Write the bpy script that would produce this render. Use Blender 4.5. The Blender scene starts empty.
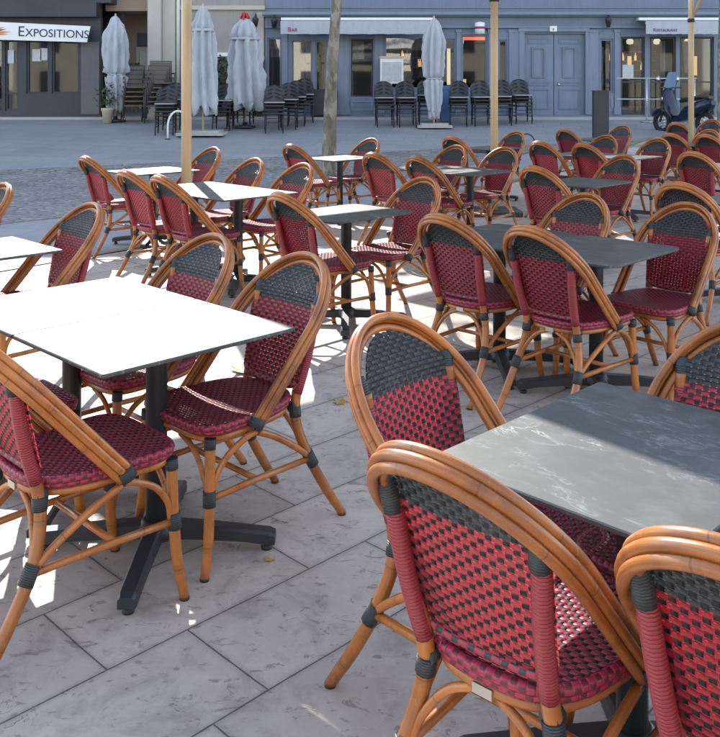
import bpy, math, random
from mathutils import Vector, Matrix
random.seed(7)
R = math.radians
SC = bpy.context.scene
COL = SC.collection

# ------------------------------------------------------------------ mesh builder
class MB:
    def __init__(s):
        s.v = []; s.f = []; s.uv = []; s.sm = []
    def face(s, idx, uv=None, smooth=False):
        s.f.append(tuple(idx)); s.uv.append(uv if uv else [(0.0, 0.0)] * len(idx)); s.sm.append(smooth)
    def vert(s, p):
        s.v.append(tuple(p)); return len(s.v) - 1
    def tube(s, pts, rad, n=8, caps=True, v0=0.0):
        pts = [Vector(p) for p in pts]
        m = len(pts)
        if not hasattr(rad, '__len__'): rad = [rad] * m
        t = []
        for i in range(m):
            a = pts[max(0, i - 1)]; b = pts[min(m - 1, i + 1)]
            d = b - a
            t.append(d.normalized() if d.length > 1e-9 else Vector((0, 0, 1)))
        ref = Vector((0, 0, 1)) if abs(t[0].z) < .9 else Vector((1, 0, 0))
        nrm = (ref - t[0] * ref.dot(t[0])).normalized()
        rings = []; L = v0; Ls = []
        for i in range(m):
            if i:
                L += (pts[i] - pts[i - 1]).length
                q = t[i - 1].rotation_difference(t[i]); nrm = (q @ nrm); nrm = (nrm - t[i] * nrm.dot(t[i])).normalized()
            bi = t[i].cross(nrm)
            Ls.append(L)
            rings.append([s.vert(pts[i] + (nrm * math.cos(2 * math.pi * k / n) + bi * math.sin(2 * math.pi * k / n)) * rad[i]) for k in range(n)])
        for i in range(m - 1):
            for k in range(n):
                k2 = (k + 1) % n
                u0, u1 = k / n, (k + 1) / n
                s.face((rings[i][k], rings[i][k2], rings[i + 1][k2], rings[i + 1][k]),
                       [(u0, Ls[i]), (u1, Ls[i]), (u1, Ls[i + 1]), (u0, Ls[i + 1])], True)
        if caps:
            s.face(rings[0][::-1], [(0.5, Ls[0])] * n); s.face(rings[-1], [(0.5, Ls[-1])] * n)
        return s
    def box(s, x0, x1, y0, y1, z0, z1, M=None, uvs=1.0):
        P = [Vector((x, y, z)) for z in (z0, z1) for y in (y0, y1) for x in (x0, x1)]
        if M: P = [M @ p for p in P]
        b = [s.vert(p) for p in P]
        dx, dy, dz = x1 - x0, y1 - y0, z1 - z0
        for q, (a, c) in (((0, 2, 3, 1), (dy, dx)), ((4, 5, 7, 6), (dx, dy)), ((0, 1, 5, 4), (dx, dz)),
                          ((1, 3, 7, 5), (dy, dz)), ((3, 2, 6, 7), (dx, dz)), ((2, 0, 4, 6), (dy, dz))):
            s.face([b[i] for i in q], [(0, 0), (a, 0), (a, c), (0, c)])
        return s
    def prism(s, poly, z0, z1, M=None, smooth=False):
        n = len(poly)
        a = [s.vert((M @ Vector((x, y, z0))) if M else (x, y, z0)) for x, y in poly]
        b = [s.vert((M @ Vector((x, y, z1))) if M else (x, y, z1)) for x, y in poly]
        s.face(a[::-1], [poly[i] for i in range(n)][::-1]); s.face(b, list(poly))
        for i in range(n):
            j = (i + 1) % n
            s.face((a[i], a[j], b[j], b[i]), [(0, z0), (1, z0), (1, z1), (0, z1)], smooth)
        return s
    def lathe(s, prof, n=16, c=(0, 0), fold=None):
        rings = []
        for i, (r, z) in enumerate(prof):
            ring = []
            for k in range(n):
                a = 2 * math.pi * k / n
                rr = r * (fold(a, i / (len(prof) - 1)) if fold else 1)
                ring.append(s.vert((c[0] + rr * math.cos(a), c[1] + rr * math.sin(a), z)))
            rings.append(ring)
        for i in range(len(prof) - 1):
            for k in range(n):
                k2 = (k + 1) % n
                s.face((rings[i][k], rings[i][k2], rings[i + 1][k2], rings[i + 1][k]),
                       [(k / n, prof[i][1]), ((k + 1) / n, prof[i][1]), ((k + 1) / n, prof[i + 1][1]), (k / n, prof[i + 1][1])], True)
        s.face(rings[0][::-1]); s.face(rings[-1])
        return s
    def grid(s, P, UV, smooth=True, flip=False):
        r, c = len(P), len(P[0])
        idx = [[s.vert(p) for p in row] for row in P]
        for i in range(r - 1):
            for j in range(c - 1):
                q = [(i, j), (i, j + 1), (i + 1, j + 1), (i + 1, j)]
                if flip: q = q[::-1]
                s.face([idx[a][b] for a, b in q], [UV[a][b] for a, b in q], smooth)
        return idx
    def mesh(s, name, mat):
        me = bpy.data.meshes.new(name)
        me.from_pydata(s.v, [], s.f)
        uvl = me.uv_layers.new(name='UVMap')
        flat = [c for uv in s.uv for p in uv for c in p]
        uvl.data.foreach_set('uv', flat)
        me.polygons.foreach_set('use_smooth', s.sm)
        me.materials.append(mat)
        me.update()
        return me
    def obj(s, name, mat, parent=None):
        o = bpy.data.objects.new(name, s.mesh(name, mat)); COL.objects.link(o)
        if parent: o.parent = parent
        return o

def tag(o, label=None, cat=None, group=None, kind=None):
    if label: o['label'] = label
    if cat: o['category'] = cat
    if group: o['group'] = group
    if kind: o['kind'] = kind
    return o
def empty(name, loc=(0, 0, 0), rz=0.0):
    o = bpy.data.objects.new(name, None); COL.objects.link(o); o.empty_display_size = .1
    o.location = loc; o.rotation_euler = (0, 0, rz); return o
def copy_tree(o, parent=None):
    c = o.copy(); COL.objects.link(c); c.parent = parent
    for ch in o.children: copy_tree(ch, c)
    return c
def cr(pts, n=6):
    """Catmull-Rom through points"""
    P = [Vector(p) for p in pts]; P = [2 * P[0] - P[1]] + P + [2 * P[-1] - P[-2]]
    out = []
    for i in range(1, len(P) - 2):
        for k in range(n):
            t = k / n
            a, b, c, d = P[i - 1], P[i], P[i + 1], P[i + 2]
            out.append(.5 * ((2 * b) + (c - a) * t + (2 * a - 5 * b + 4 * c - d) * t * t + (3 * b - a - 3 * c + d) * t ** 3))
    out.append(P[-2]); return out

# ------------------------------------------------------------------ ground height
def gz(y):
    t = y - 14
    if t <= 0: return 0.0
    if t < 2: return .024 * t * t
    if y > 26: y = 26; t = 12
    return .096 * (t - 1)

# ------------------------------------------------------------------ materials
class NT:
    def __init__(s, name):
        s.m = bpy.data.materials.new(name); s.m.use_nodes = True; s.t = s.m.node_tree; s.n = s.t.nodes
        s.b = s.n['Principled BSDF']; s.out = s.n['Material Output']
    def node(s, typ, **kw):
        n = s.n.new(typ)
        for k, v in kw.items():
            if k.startswith('_'): setattr(n, k[1:], v)
            else: n.inputs[k.replace('__', ' ')].default_value = v
        return n
    def link(s, a, b): s.t.links.new(a, b)
    def put(s, n, i, v):
        if isinstance(v, (int, float)): n.inputs[i].default_value = v
        else: s.link(v, n.inputs[i])
    def math(s, op, a, b=None, c=None):
        n = s.n.new('ShaderNodeMath'); n.operation = op
        s.put(n, 0, a)
        if b is not None: s.put(n, 1, b)
        if c is not None: s.put(n, 2, c)
        return n.outputs[0]
    def mix(s, fac, a, b, typ='MIX'):
        n = s.n.new('ShaderNodeMix'); n.data_type = 'RGBA'; n.blend_type = typ
        s.put(n, 0, fac)
        for i, v in ((6, a), (7, b)):
            if isinstance(v, (tuple, list)): n.inputs[i].default_value = (*v[:3], 1)
            else: s.link(v, n.inputs[i])
        return n.outputs[2]
    def noise(s, vec, scale, detail=4, rough=.55, dist=0.0):
        n = s.n.new('ShaderNodeTexNoise'); n.inputs['Scale'].default_value = scale; n.inputs['Detail'].default_value = detail
        n.inputs['Roughness'].default_value = rough; n.inputs['Distortion'].default_value = dist
        if vec is not None: s.link(vec, n.inputs['Vector'])
        return n.outputs['Fac']
    def ramp(s, fac, a, b, ca=(0, 0, 0), cb=(1, 1, 1)):
        n = s.n.new('ShaderNodeValToRGB'); e = n.color_ramp.elements
        e[0].position = a; e[1].position = b; e[0].color = (*ca, 1); e[1].color = (*cb, 1)
        s.link(fac, n.inputs[0]); return n.outputs[0]
    def coord(s, w='Object'):
        n = s.n.new('ShaderNodeTexCoord'); return n.outputs[w]
    def mapping(s, vec, sc=(1, 1, 1), rot=(0, 0, 0), loc=(0, 0, 0)):
        n = s.n.new('ShaderNodeMapping'); n.inputs['Scale'].default_value = sc; n.inputs['Rotation'].default_value = rot
        n.inputs['Location'].default_value = loc; s.link(vec, n.inputs[0]); return n.outputs[0]
    def bump(s, h, strength=.3, dist=.01):
        n = s.n.new('ShaderNodeBump'); n.inputs['Strength'].default_value = strength; n.inputs['Distance'].default_value = dist
        s.link(h, n.inputs['Height']); s.link(n.outputs[0], s.b.inputs['Normal']); return n
    def base(s, c):
        if isinstance(c, tuple): s.b.inputs['Base Color'].default_value = (*c, 1)
        else: s.link(c, s.b.inputs['Base Color'])
    def set(s, rough=None, metal=None, spec=None, coat=None):
        if rough is not None: s.put(s.b, 'Roughness', rough)
        if metal is not None: s.b.inputs['Metallic'].default_value = metal
        if spec is not None: s.b.inputs['Specular IOR Level'].default_value = spec
        if coat is not None: s.b.inputs['Coat Weight'].default_value = coat

def m_plain(name, col, rough=.5, var=.12, scale=6.0, metal=0.0, bump=.05, coord='Object', spec=None):
    t = NT(name); v = t.coord(coord)
    n = t.noise(v, scale, 5, .6)
    t.base(t.mix(n, tuple(c * (1 - var) for c in col), tuple(min(1, c * (1 + var)) for c in col)))
    t.set(t.math('MULTIPLY_ADD', n, .2, rough - .1), metal, spec)
    if bump: t.bump(t.noise(v, scale * 6, 4), bump, .004)
    return t.m

def m_rattan():
    t = NT('rattan'); uv = t.coord('UV'); ob = t.coord('Object')
    sx = t.n.new('ShaderNodeSeparateXYZ'); t.link(uv, sx.inputs[0])
    info = t.n.new('ShaderNodeObjectInfo')
    v = t.math('ADD', sx.outputs[1], t.math('MULTIPLY', t.noise(t.mapping(ob, (3, 3, 3)), 1.0, 1), .1))
    fr = t.math('FRACT', t.math('DIVIDE', v, .31))
    ring = t.math('LESS_THAN', t.math('ABSOLUTE', t.math('SUBTRACT', fr, .5)), .006)
    ring2 = t.math('LESS_THAN', t.math('ABSOLUTE', t.math('SUBTRACT', fr, .5)), .05)
    fib = t.noise(t.mapping(uv, (14, 5, 1)), 3, 4, .6)
    big = t.noise(ob, 7, 3)
    c = t.mix(fib, (.30, .092, .017), (.55, .205, .047))
    c = t.mix(t.ramp(big, .4, .75), c, (.20, .058, .012))
    c = t.mix(t.math('MULTIPLY', ring2, .22), c, (.17, .055, .015))
    c = t.mix(t.math('MULTIPLY', ring, .5), c, (.07, .028, .01))
    hs = t.n.new('ShaderNodeHueSaturation'); t.link(c, hs.inputs['Color'])
    t.put(hs, 'Value', t.math('MULTIPLY_ADD', info.outputs['Random'], .3, .85))
    t.base(hs.outputs[0]); scr = t.ramp(t.noise(t.mapping(ob, (40, 40, 9)), 2, 5, .7), .62, .70)
    c2 = t.mix(t.math('MULTIPLY', scr, .45), hs.outputs[0], (.56, .30, .12)); t.base(c2)
    t.set(t.math('MULTIPLY_ADD', fib, .25, .20), 0, .5, .22)
    t.b.inputs['Coat Roughness'].default_value = .25
    t.bump(t.math('SUBTRACT', fib, t.math('MULTIPLY', ring, .8)), .25, .002)
    return t.m

def m_weave(name, split=None, dotw=.22, red=(.44, .019, .042), dark=(.022, .025, .026), px=.028, py=.0165):
    """woven plastic strands: broad strands with darker crossings in a staggered grid and pinholes between them. split: v above which both strands are charcoal"""
    t = NT(name); uv = t.coord('UV')
    sx = t.n.new('ShaderNodeSeparateXYZ'); t.link(uv, sx.inputs[0])
    cy = t.math('DIVIDE', sx.outputs[1], py); row = t.math('FLOOR', cy); fy = t.math('SUBTRACT', t.math('FRACT', cy), .5)
    par = t.math('MULTIPLY', t.math('FLOORED_MODULO', row, 2.0), .5)
    cx = t.math('ADD', t.math('DIVIDE', sx.outputs[0], px), par); fx = t.math('SUBTRACT', t.math('FRACT', cx), .5)
    afx, afy = t.math('ABSOLUTE', fx), t.math('ABSOLUTE', fy)
    dot = t.math('MULTIPLY', t.math('LESS_THAN', afx, dotw), t.math('LESS_THAN', afy, .37))
    info = t.n.new('ShaderNodeObjectInfo')
    nz = t.noise(t.mapping(uv, (60, 9, 1)), 3, 3)
    r1 = t.mix(nz, tuple(c * .72 for c in red), tuple(min(1, c * 1.2) for c in red))
    d1 = t.mix(nz, tuple(c * .7 for c in dark), tuple(c * 1.3 for c in dark))
    gcol = t.mix(nz, (.042, .050, .056), (.085, .094, .10))
    if split is not None:
        up = t.math('GREATER_THAN', row, float(int(split / py)))
        r1 = t.mix(up, r1, gcol)
    c = t.mix(dot, r1, d1)
    # gaps between strands
    gap = t.math('GREATER_THAN', afy, .44)
    c = t.mix(t.math('MULTIPLY', gap, .22), c, (.012, .006, .008))
    dust = t.noise(t.coord('Object'), 9, 4)
    c = t.mix(t.math('MULTIPLY', t.ramp(dust, .5, .8), .13), c, (.3, .27, .25))
    hs = t.n.new('ShaderNodeHueSaturation'); t.link(c, hs.inputs['Color']); t.put(hs, 'Value', t.math('MULTIPLY_ADD', info.outputs['Random'], .4, .8)); t.put(hs, 'Saturation', t.math('MULTIPLY_ADD', info.outputs['Random'], -.18, 1.04)); c = hs.outputs[0]
    t.base(c)
    hd = t.math('SUBTRACT', 1.0, t.math('POWER', t.math('DIVIDE', afx, dotw), 2.0))
    hr = t.math('SUBTRACT', 1.0, t.math('POWER', t.math('MULTIPLY', afy, 2.0), 2.0))
    wave = t.math('MULTIPLY', t.math('COSINE', t.math('MULTIPLY', fx, 2 * math.pi)), -.45)
    h = t.mix(dot, t.math('ADD', hr, wave), t.math('MULTIPLY_ADD', hd, .7, .3))
    bmp = t.bump(h, 1.0, .0032)
    t.set(t.math('MULTIPLY_ADD', nz, .25, .28), 0, .55)
    hole = t.math('MULTIPLY', t.math('GREATER_THAN', afy, .40),
                  t.math('LESS_THAN', t.math('ABSOLUTE', t.math('SUBTRACT', afx, .25)), .075))
    tr = t.n.new('ShaderNodeBsdfTransparent'); mx = t.n.new('ShaderNodeMixShader')
    tl = t.n.new('ShaderNodeBsdfTranslucent'); t.link(c, tl.inputs[0]); m2 = t.n.new('ShaderNodeMixShader'); m2.inputs[0].default_value = .45
    t.link(t.b.outputs[0], m2.inputs[1]); t.link(tl.outputs[0], m2.inputs[2])
    t.link(hole, mx.inputs[0]); t.link(m2.outputs[0], mx.inputs[1]); t.link(tr.outputs[0], mx.inputs[2])
    t.link(mx.outputs[0], t.out.inputs[0])
    return t.m

def m_wrap(name, col, pitch=.0075, rough=.42):
    t = NT(name); uv = t.coord('UV'); sx = t.n.new('ShaderNodeSeparateXYZ'); t.link(uv, sx.inputs[0])
    f = t.math('ABSOLUTE', t.math('SUBTRACT', t.math('FRACT', t.math('ADD', t.math('DIVIDE', sx.outputs[1], pitch), t.math('MULTIPLY', sx.outputs[0], 1.0))), .5))
    n = t.noise(t.mapping(uv, (3, 90, 1)), 2, 3)
    c = t.mix(n, tuple(k * .7 for k in col), tuple(min(1, k * 1.25) for k in col))
    t.base(t.mix(t.math('MULTIPLY', t.math('GREATER_THAN', f, .42), .6), c, tuple(k * .25 for k in col)))
    t.bump(t.math('SUBTRACT', 1.0, t.math('POWER', t.math('MULTIPLY', f, 2.0), 3.0)), .7, .002)
    t.set(rough, 0, .5)
    return t.m

def m_dotwrap(name, col, dark=(.025, .027, .028), pitch=.02):
    t = NT(name); uv = t.coord('UV'); sx = t.n.new('ShaderNodeSeparateXYZ'); t.link(uv, sx.inputs[0])
    cy = t.math('DIVIDE', sx.outputs[1], pitch); f = t.math('ABSOLUTE', t.math('SUBTRACT', t.math('FRACT', cy), .5))
    band = t.math('MULTIPLY', sx.outputs[0], 6.0); par = t.math('FLOORED_MODULO', t.math('ADD', t.math('FLOOR', band), t.math('FLOOR', cy)), 2.0)
    dot = t.math('MULTIPLY', par, t.math('LESS_THAN', f, .40))
    n = t.noise(t.mapping(uv, (3, 90, 1)), 2, 3)
    c = t.mix(n, tuple(k * .7 for k in col), tuple(min(1, k * 1.25) for k in col))
    t.base(t.mix(dot, c, dark))
    t.bump(t.math('ADD', t.math('SUBTRACT', 1.0, t.math('POWER', t.math('MULTIPLY', f, 2.0), 3.0)), t.math('MULTIPLY', dot, -.3)), .7, .002)
    t.set(.4, 0, .5); return t.m

def m_marble():
    t = NT('slate_laminate'); ob = t.coord('Object')
    inf = t.n.new('ShaderNodeObjectInfo')
    off = t.n.new('ShaderNodeVectorMath'); off.operation = 'ADD'; t.link(ob, off.inputs[0])
    cb = t.n.new('ShaderNodeCombineXYZ'); t.put(cb, 0, t.math('MULTIPLY', inf.outputs['Random'], 17.0)); t.put(cb, 1, t.math('MULTIPLY', inf.outputs['Random'], 9.0)); t.link(cb.outputs[0], off.inputs[1])
    p = off.outputs[0]
    n1 = t.noise(t.mapping(p, (2.2, 5, 1), (0, 0, .5)), 1.6, 7, .62, 1.2)
    n2 = t.noise(p, 9, 6, .65)
    vein = t.math('SUBTRACT', 1.0, t.math('MULTIPLY', t.math('ABSOLUTE', t.math('SUBTRACT', t.noise(t.mapping(p, (1.5, 4, 1), (0, 0, .9)), 3.2, 6, .6, 1.6), .5)), 40.0))
    vein = t.math('MULTIPLY', t.math('MAXIMUM', vein, 0.0), t.ramp(n1, .5, .68))
    c = t.mix(n1, (.036, .041, .040), (.082, .088, .084))
    c = t.mix(t.math('MULTIPLY', t.ramp(n2, .48, .75), .5), c, (.12, .13, .125))
    c = t.mix(t.math('MULTIPLY', vein, .5), c, (.42, .43, .42))
    t.base(c)
    smear = t.noise(t.mapping(p, (3, 9, 1), (0, 0, -.4)), 2.5, 4)
    t.set(t.math('MULTIPLY_ADD', smear, .22, t.math('MULTIPLY_ADD', n2, .12, .42)), 0, .45)
    t.bump(n2, .06, .002)
    return t.m

def m_paving():
    t = NT('limestone_paving'); g = t.coord('Object')
    # rotate so that courses run along the table rows
    m = t.mapping(g, (1, 1, 1), (0, 0, R(-45)))      # x' = u (along the courses), y' = v
    sx = t.n.new('ShaderNodeSeparateXYZ'); t.link(m, sx.inputs[0])
    wob = t.math('MULTIPLY_ADD', t.noise(g, 2.5, 2), .012, -.006)
    RH, BW = .37, .73
    cy = t.math('DIVIDE', t.math('ADD', t.math('SUBTRACT', sx.outputs[1], 2.20), wob), RH)
    row = t.math('FLOOR', cy); fy = t.math('FRACT', cy)
    rnd = t.n.new('ShaderNodeTexWhiteNoise'); rnd.noise_dimensions = '1D'; t.link(row, rnd.inputs['W'])
    shift = t.math('MULTIPLY_ADD', rnd.outputs['Value'], .22, t.math('MULTIPLY', t.math('FLOORED_MODULO', row, 2.0), -.26))
    cx = t.math('ADD', t.math('DIVIDE', t.math('ADD', t.math('SUBTRACT', sx.outputs[0], 1.33), wob), BW), shift)
    col = t.math('FLOOR', cx); fx = t.math('FRACT', cx)
    dy = t.math('MULTIPLY', t.math('MINIMUM', fy, t.math('SUBTRACT', 1.0, fy)), RH)
    dx = t.math('MULTIPLY', t.math('MINIMUM', fx, t.math('SUBTRACT', 1.0, fx)), BW)
    d = t.math('MINIMUM', dx, dy)
    edge = t.math('MULTIPLY_ADD', t.noise(g, 45, 4), .003, .0012)
    joint = t.math('LESS_THAN', d, edge)
    near = t.math('SUBTRACT', 1.0, t.math('MINIMUM', t.math('DIVIDE', d, .022), 1.0))
    cid = t.n.new('ShaderNodeTexWhiteNoise'); cid.noise_dimensions = '2D'
    cb = t.n.new('ShaderNodeCombineXYZ'); t.link(col, cb.inputs[0]); t.link(row, cb.inputs[1]); t.link(cb.outputs[0], cid.inputs['Vector'])
    n1 = t.noise(g, 3.2, 7, .65, .4); n2 = t.noise(g, 14, 7, .7); n3 = t.noise(g, 1.1, 4)
    c = t.mix(n1, (.33, .284, .248), (.51, .445, .39))
    c = t.mix(t.math('MULTIPLY', t.ramp(n2, .46, .75), .5), c, (.54, .475, .41))
    hs = t.n.new('ShaderNodeHueSaturation'); t.link(c, hs.inputs['Color']); t.put(hs, 'Value', t.math('MULTIPLY_ADD', cid.outputs['Value'], .30, .84)); c = hs.outputs[0]
    stain = t.ramp(t.noise(t.mapping(g, (1, 1, 1), (0, 0, .3), (3, 1, 0)), 5.5, 8, .72, .6), .50, .66)
    c = t.mix(t.math('MULTIPLY', stain, .42), c, (.13, .115, .10))
    pit = t.ramp(t.noise(t.mapping(g, (1, 1.9, 1), (0, 0, .8)), 13, 6, .7, .8), .585, .64)
    c = t.mix(t.math('MULTIPLY', pit, .5), c, (.10, .082, .065))
    och = t.ramp(t.noise(g, 2.3, 6, .7), .58, .75)
    c = t.mix(t.math('MULTIPLY', och, .4), c, (.30, .22, .13))
    crk = t.math('LESS_THAN', t.math('ABSOLUTE', t.math('SUBTRACT', t.noise(g, 2.0, 5, .55, 1.2), .52)), .0022)
    crk = t.math('MULTIPLY', crk, t.ramp(n3, .55, .6))
    c = t.mix(t.math('MULTIPLY', crk, .7), c, (.06, .05, .045))
    c = t.mix(t.math('MULTIPLY', near, t.math('MULTIPLY', n2, .55)), c, (.12, .105, .09))
    c = t.mix(t.math('MULTIPLY', joint, .78), c, (.035, .031, .028))
    t.base(c)
    t.set(t.math('MULTIPLY_ADD', n2, .3, .48), 0, .4)
    h = t.math('SUBTRACT', t.math('MULTIPLY_ADD', n2, .25, t.math('MULTIPLY', pit, -.4)), t.math('MULTIPLY', joint, 1.2))
    t.bump(h, .55, .006)
    return t.m

def m_road():
    t = NT('square_paving'); g = t.coord('Object')
    br = t.n.new('ShaderNodeTexBrick'); t.link(t.mapping(g, (1, 1, 1), (0, 0, R(8))), br.inputs['Vector'])
    br.inputs['Scale'].default_value = 1.0; br.inputs['Brick Width'].default_value = .9; br.inputs['Row Height'].default_value = .5; br.inputs['Mortar Size'].default_value = .008
    br.inputs['Color1'].default_value = (.22, .232, .25, 1); br.inputs['Color2'].default_value = (.27, .28, .295, 1); br.inputs['Mortar'].default_value = (.16, .16, .16, 1)
    n1 = t.noise(g, .7, 6, .6); n2 = t.noise(g, 8, 6, .7); n4 = t.noise(t.mapping(g, (.3, 1.5, 1)), 1.4, 5)
    c = t.mix(t.math('MULTIPLY', t.ramp(n1, .35, .7), .5), br.outputs['Color'], (.31, .32, .335))
    c = t.mix(t.math('MULTIPLY', t.ramp(n2, .45, .8), .4), c, (.17, .17, .175))
    c = t.mix(t.math('MULTIPLY', t.ramp(n4, .55, .75), .35), c, (.16, .16, .165))
    t.base(c); t.set(.62, 0, .4); t.bump(n2, .3, .006)
    return t.m

def m_cobble():
    t = NT('cobblestones'); g = t.coord('Object')
    vo = t.n.new('ShaderNodeTexVoronoi'); vo.feature = 'DISTANCE_TO_EDGE'; m = t.mapping(g, (1, 1.35, 1), (0, 0, R(40))); t.link(m, vo.inputs['Vector']); vo.inputs['Scale'].default_value = 6.5; vo.inputs['Randomness'].default_value = .55
    v2 = t.n.new('ShaderNodeTexVoronoi'); t.link(m, v2.inputs['Vector']); v2.inputs['Scale'].default_value = 6.5; v2.inputs['Randomness'].default_value = .55
    n = t.noise(g, 1.2, 6, .65)
    cc = t.n.new('ShaderNodeSeparateColor'); t.link(v2.outputs['Color'], cc.inputs[0])
    c = t.mix(cc.outputs[0], (.20, .20, .195), (.29, .285, .275))
    c = t.mix(t.math('MULTIPLY', t.ramp(n, .5, .72), .55), c, (.09, .095, .075))
    gap = t.ramp(vo.outputs['Distance'], .02, .09)
    c = t.mix(gap, (.09, .09, .085), c)
    t.base(c); t.set(.6); t.bump(t.ramp(vo.outputs['Distance'], .0, .3), .9, .03)
    return t.m

def m_wood_paint(name, col):
    t = NT(name); g = t.coord('Object')
    n = t.noise(t.mapping(g, (6, 6, .6)), 3, 5, .6); n2 = t.noise(g, 1.2, 4)
    c = t.mix(n, tuple(k * .85 for k in col), tuple(k * 1.12 for k in col))
    c = t.mix(t.math('MULTIPLY', t.ramp(n2, .5, .75), .4), c, tuple(k * .65 for k in col))
    st = t.ramp(t.noise(t.mapping(g, (5, 5, .35)), 2.0, 6, .7, .5), .52, .68)
    c = t.mix(t.math('MULTIPLY', st, .35), c, tuple(.5 * k + .02 for k in col))
    ch = t.ramp(t.noise(g, 22, 5, .7), .68, .72)
    c = t.mix(t.math('MULTIPLY', ch, .5), c, (.30, .31, .32))
    t.base(c); t.set(t.math('MULTIPLY_ADD', n2, .3, .38)); t.bump(n, .2, .004); return t.m

def m_glass(name, col=(.75, .78, .78), rough=.03, ior=1.5):
    t = NT(name); g = t.coord('Object')
    fr = t.n.new('ShaderNodeFresnel'); fr.inputs[0].default_value = ior
    bm = t.n.new('ShaderNodeBump'); bm.inputs['Strength'].default_value = .008; bm.inputs['Distance'].default_value = .02
    t.link(t.noise(g, 1.3, 2), bm.inputs['Height'])
    gl = t.n.new('ShaderNodeBsdfGlossy'); gl.inputs['Roughness'].default_value = rough; t.link(bm.outputs[0], gl.inputs['Normal'])
    tr = t.n.new('ShaderNodeBsdfTransparent'); tr.inputs[0].default_value = (*col, 1)
    mx = t.n.new('ShaderNodeMixShader'); t.link(t.math('MULTIPLY_ADD', fr.outputs[0], 1.0, .0), mx.inputs[0]); t.link(tr.outputs[0], mx.inputs[1]); t.link(gl.outputs[0], mx.inputs[2]); t.link(mx.outputs[0], t.out.inputs[0])
    return t.m

def m_emit(name, col, s):
    t = NT(name); t.base(col); t.b.inputs['Emission Color'].default_value = (*col, 1); t.b.inputs['Emission Strength'].default_value = s; return t.m

def m_leaf(name, a, b):
    t = NT(name); i = t.n.new('ShaderNodeObjectInfo'); g = t.coord('Object')
    n = t.noise(g, 9, 3); t.base(t.mix(t.ramp(n, .35, .65), a, b)); t.set(.55); return t.m

def m_bark():
    t = NT('plane_bark'); g = t.coord('Object')
    vo = t.n.new('ShaderNodeTexVoronoi'); t.link(t.mapping(g, (13, 13, 5)), vo.inputs['Vector']); vo.inputs['Scale'].default_value = 1.0
    n = t.noise(t.mapping(g, (1, 1, .5)), 7, 6, .65)
    cc = t.n.new('ShaderNodeSeparateColor'); t.link(vo.outputs['Color'], cc.inputs[0])
    c = t.mix(cc.outputs[0], (.13, .112, .085), (.33, .295, .235))
    c = t.mix(t.math('MULTIPLY', t.ramp(n, .45, .6), .8), c, (.10, .085, .065))
    t.base(c); t.set(.8); t.bump(n, .6, .02); return t.m

def m_pole():
    t = NT('beige_varnished_wood'); g = t.coord('Object')
    n = t.noise(t.mapping(g, (22, 22, .8)), 2, 6, .65, .4); k = t.ramp(t.noise(t.mapping(g, (4, 4, 1.6)), 2, 3), .66, .72)
    c = t.mix(n, (.44, .31, .17), (.64, .50, .32)); t.base(t.mix(t.math('MULTIPLY', k, .4), c, (.28, .17, .08)))
    t.set(.42); t.bump(n, .15, .003); return t.m

def m_canvas(name, col):
    t = NT(name); g = t.coord('Object')
    n = t.noise(g, 5, 5, .6); n2 = t.noise(t.mapping(g, (3, 3, .7)), 3, 4)
    c = t.mix(n, tuple(k * .88 for k in col), tuple(min(.9, k * 1.08) for k in col))
    c = t.mix(t.math('MULTIPLY', t.ramp(n2, .5, .8), .3), c, tuple(k * .6 for k in col))
    t.base(c); t.set(.85, 0, .2); t.bump(t.noise(g, 11, 4), .25, .02); return t.m

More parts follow.
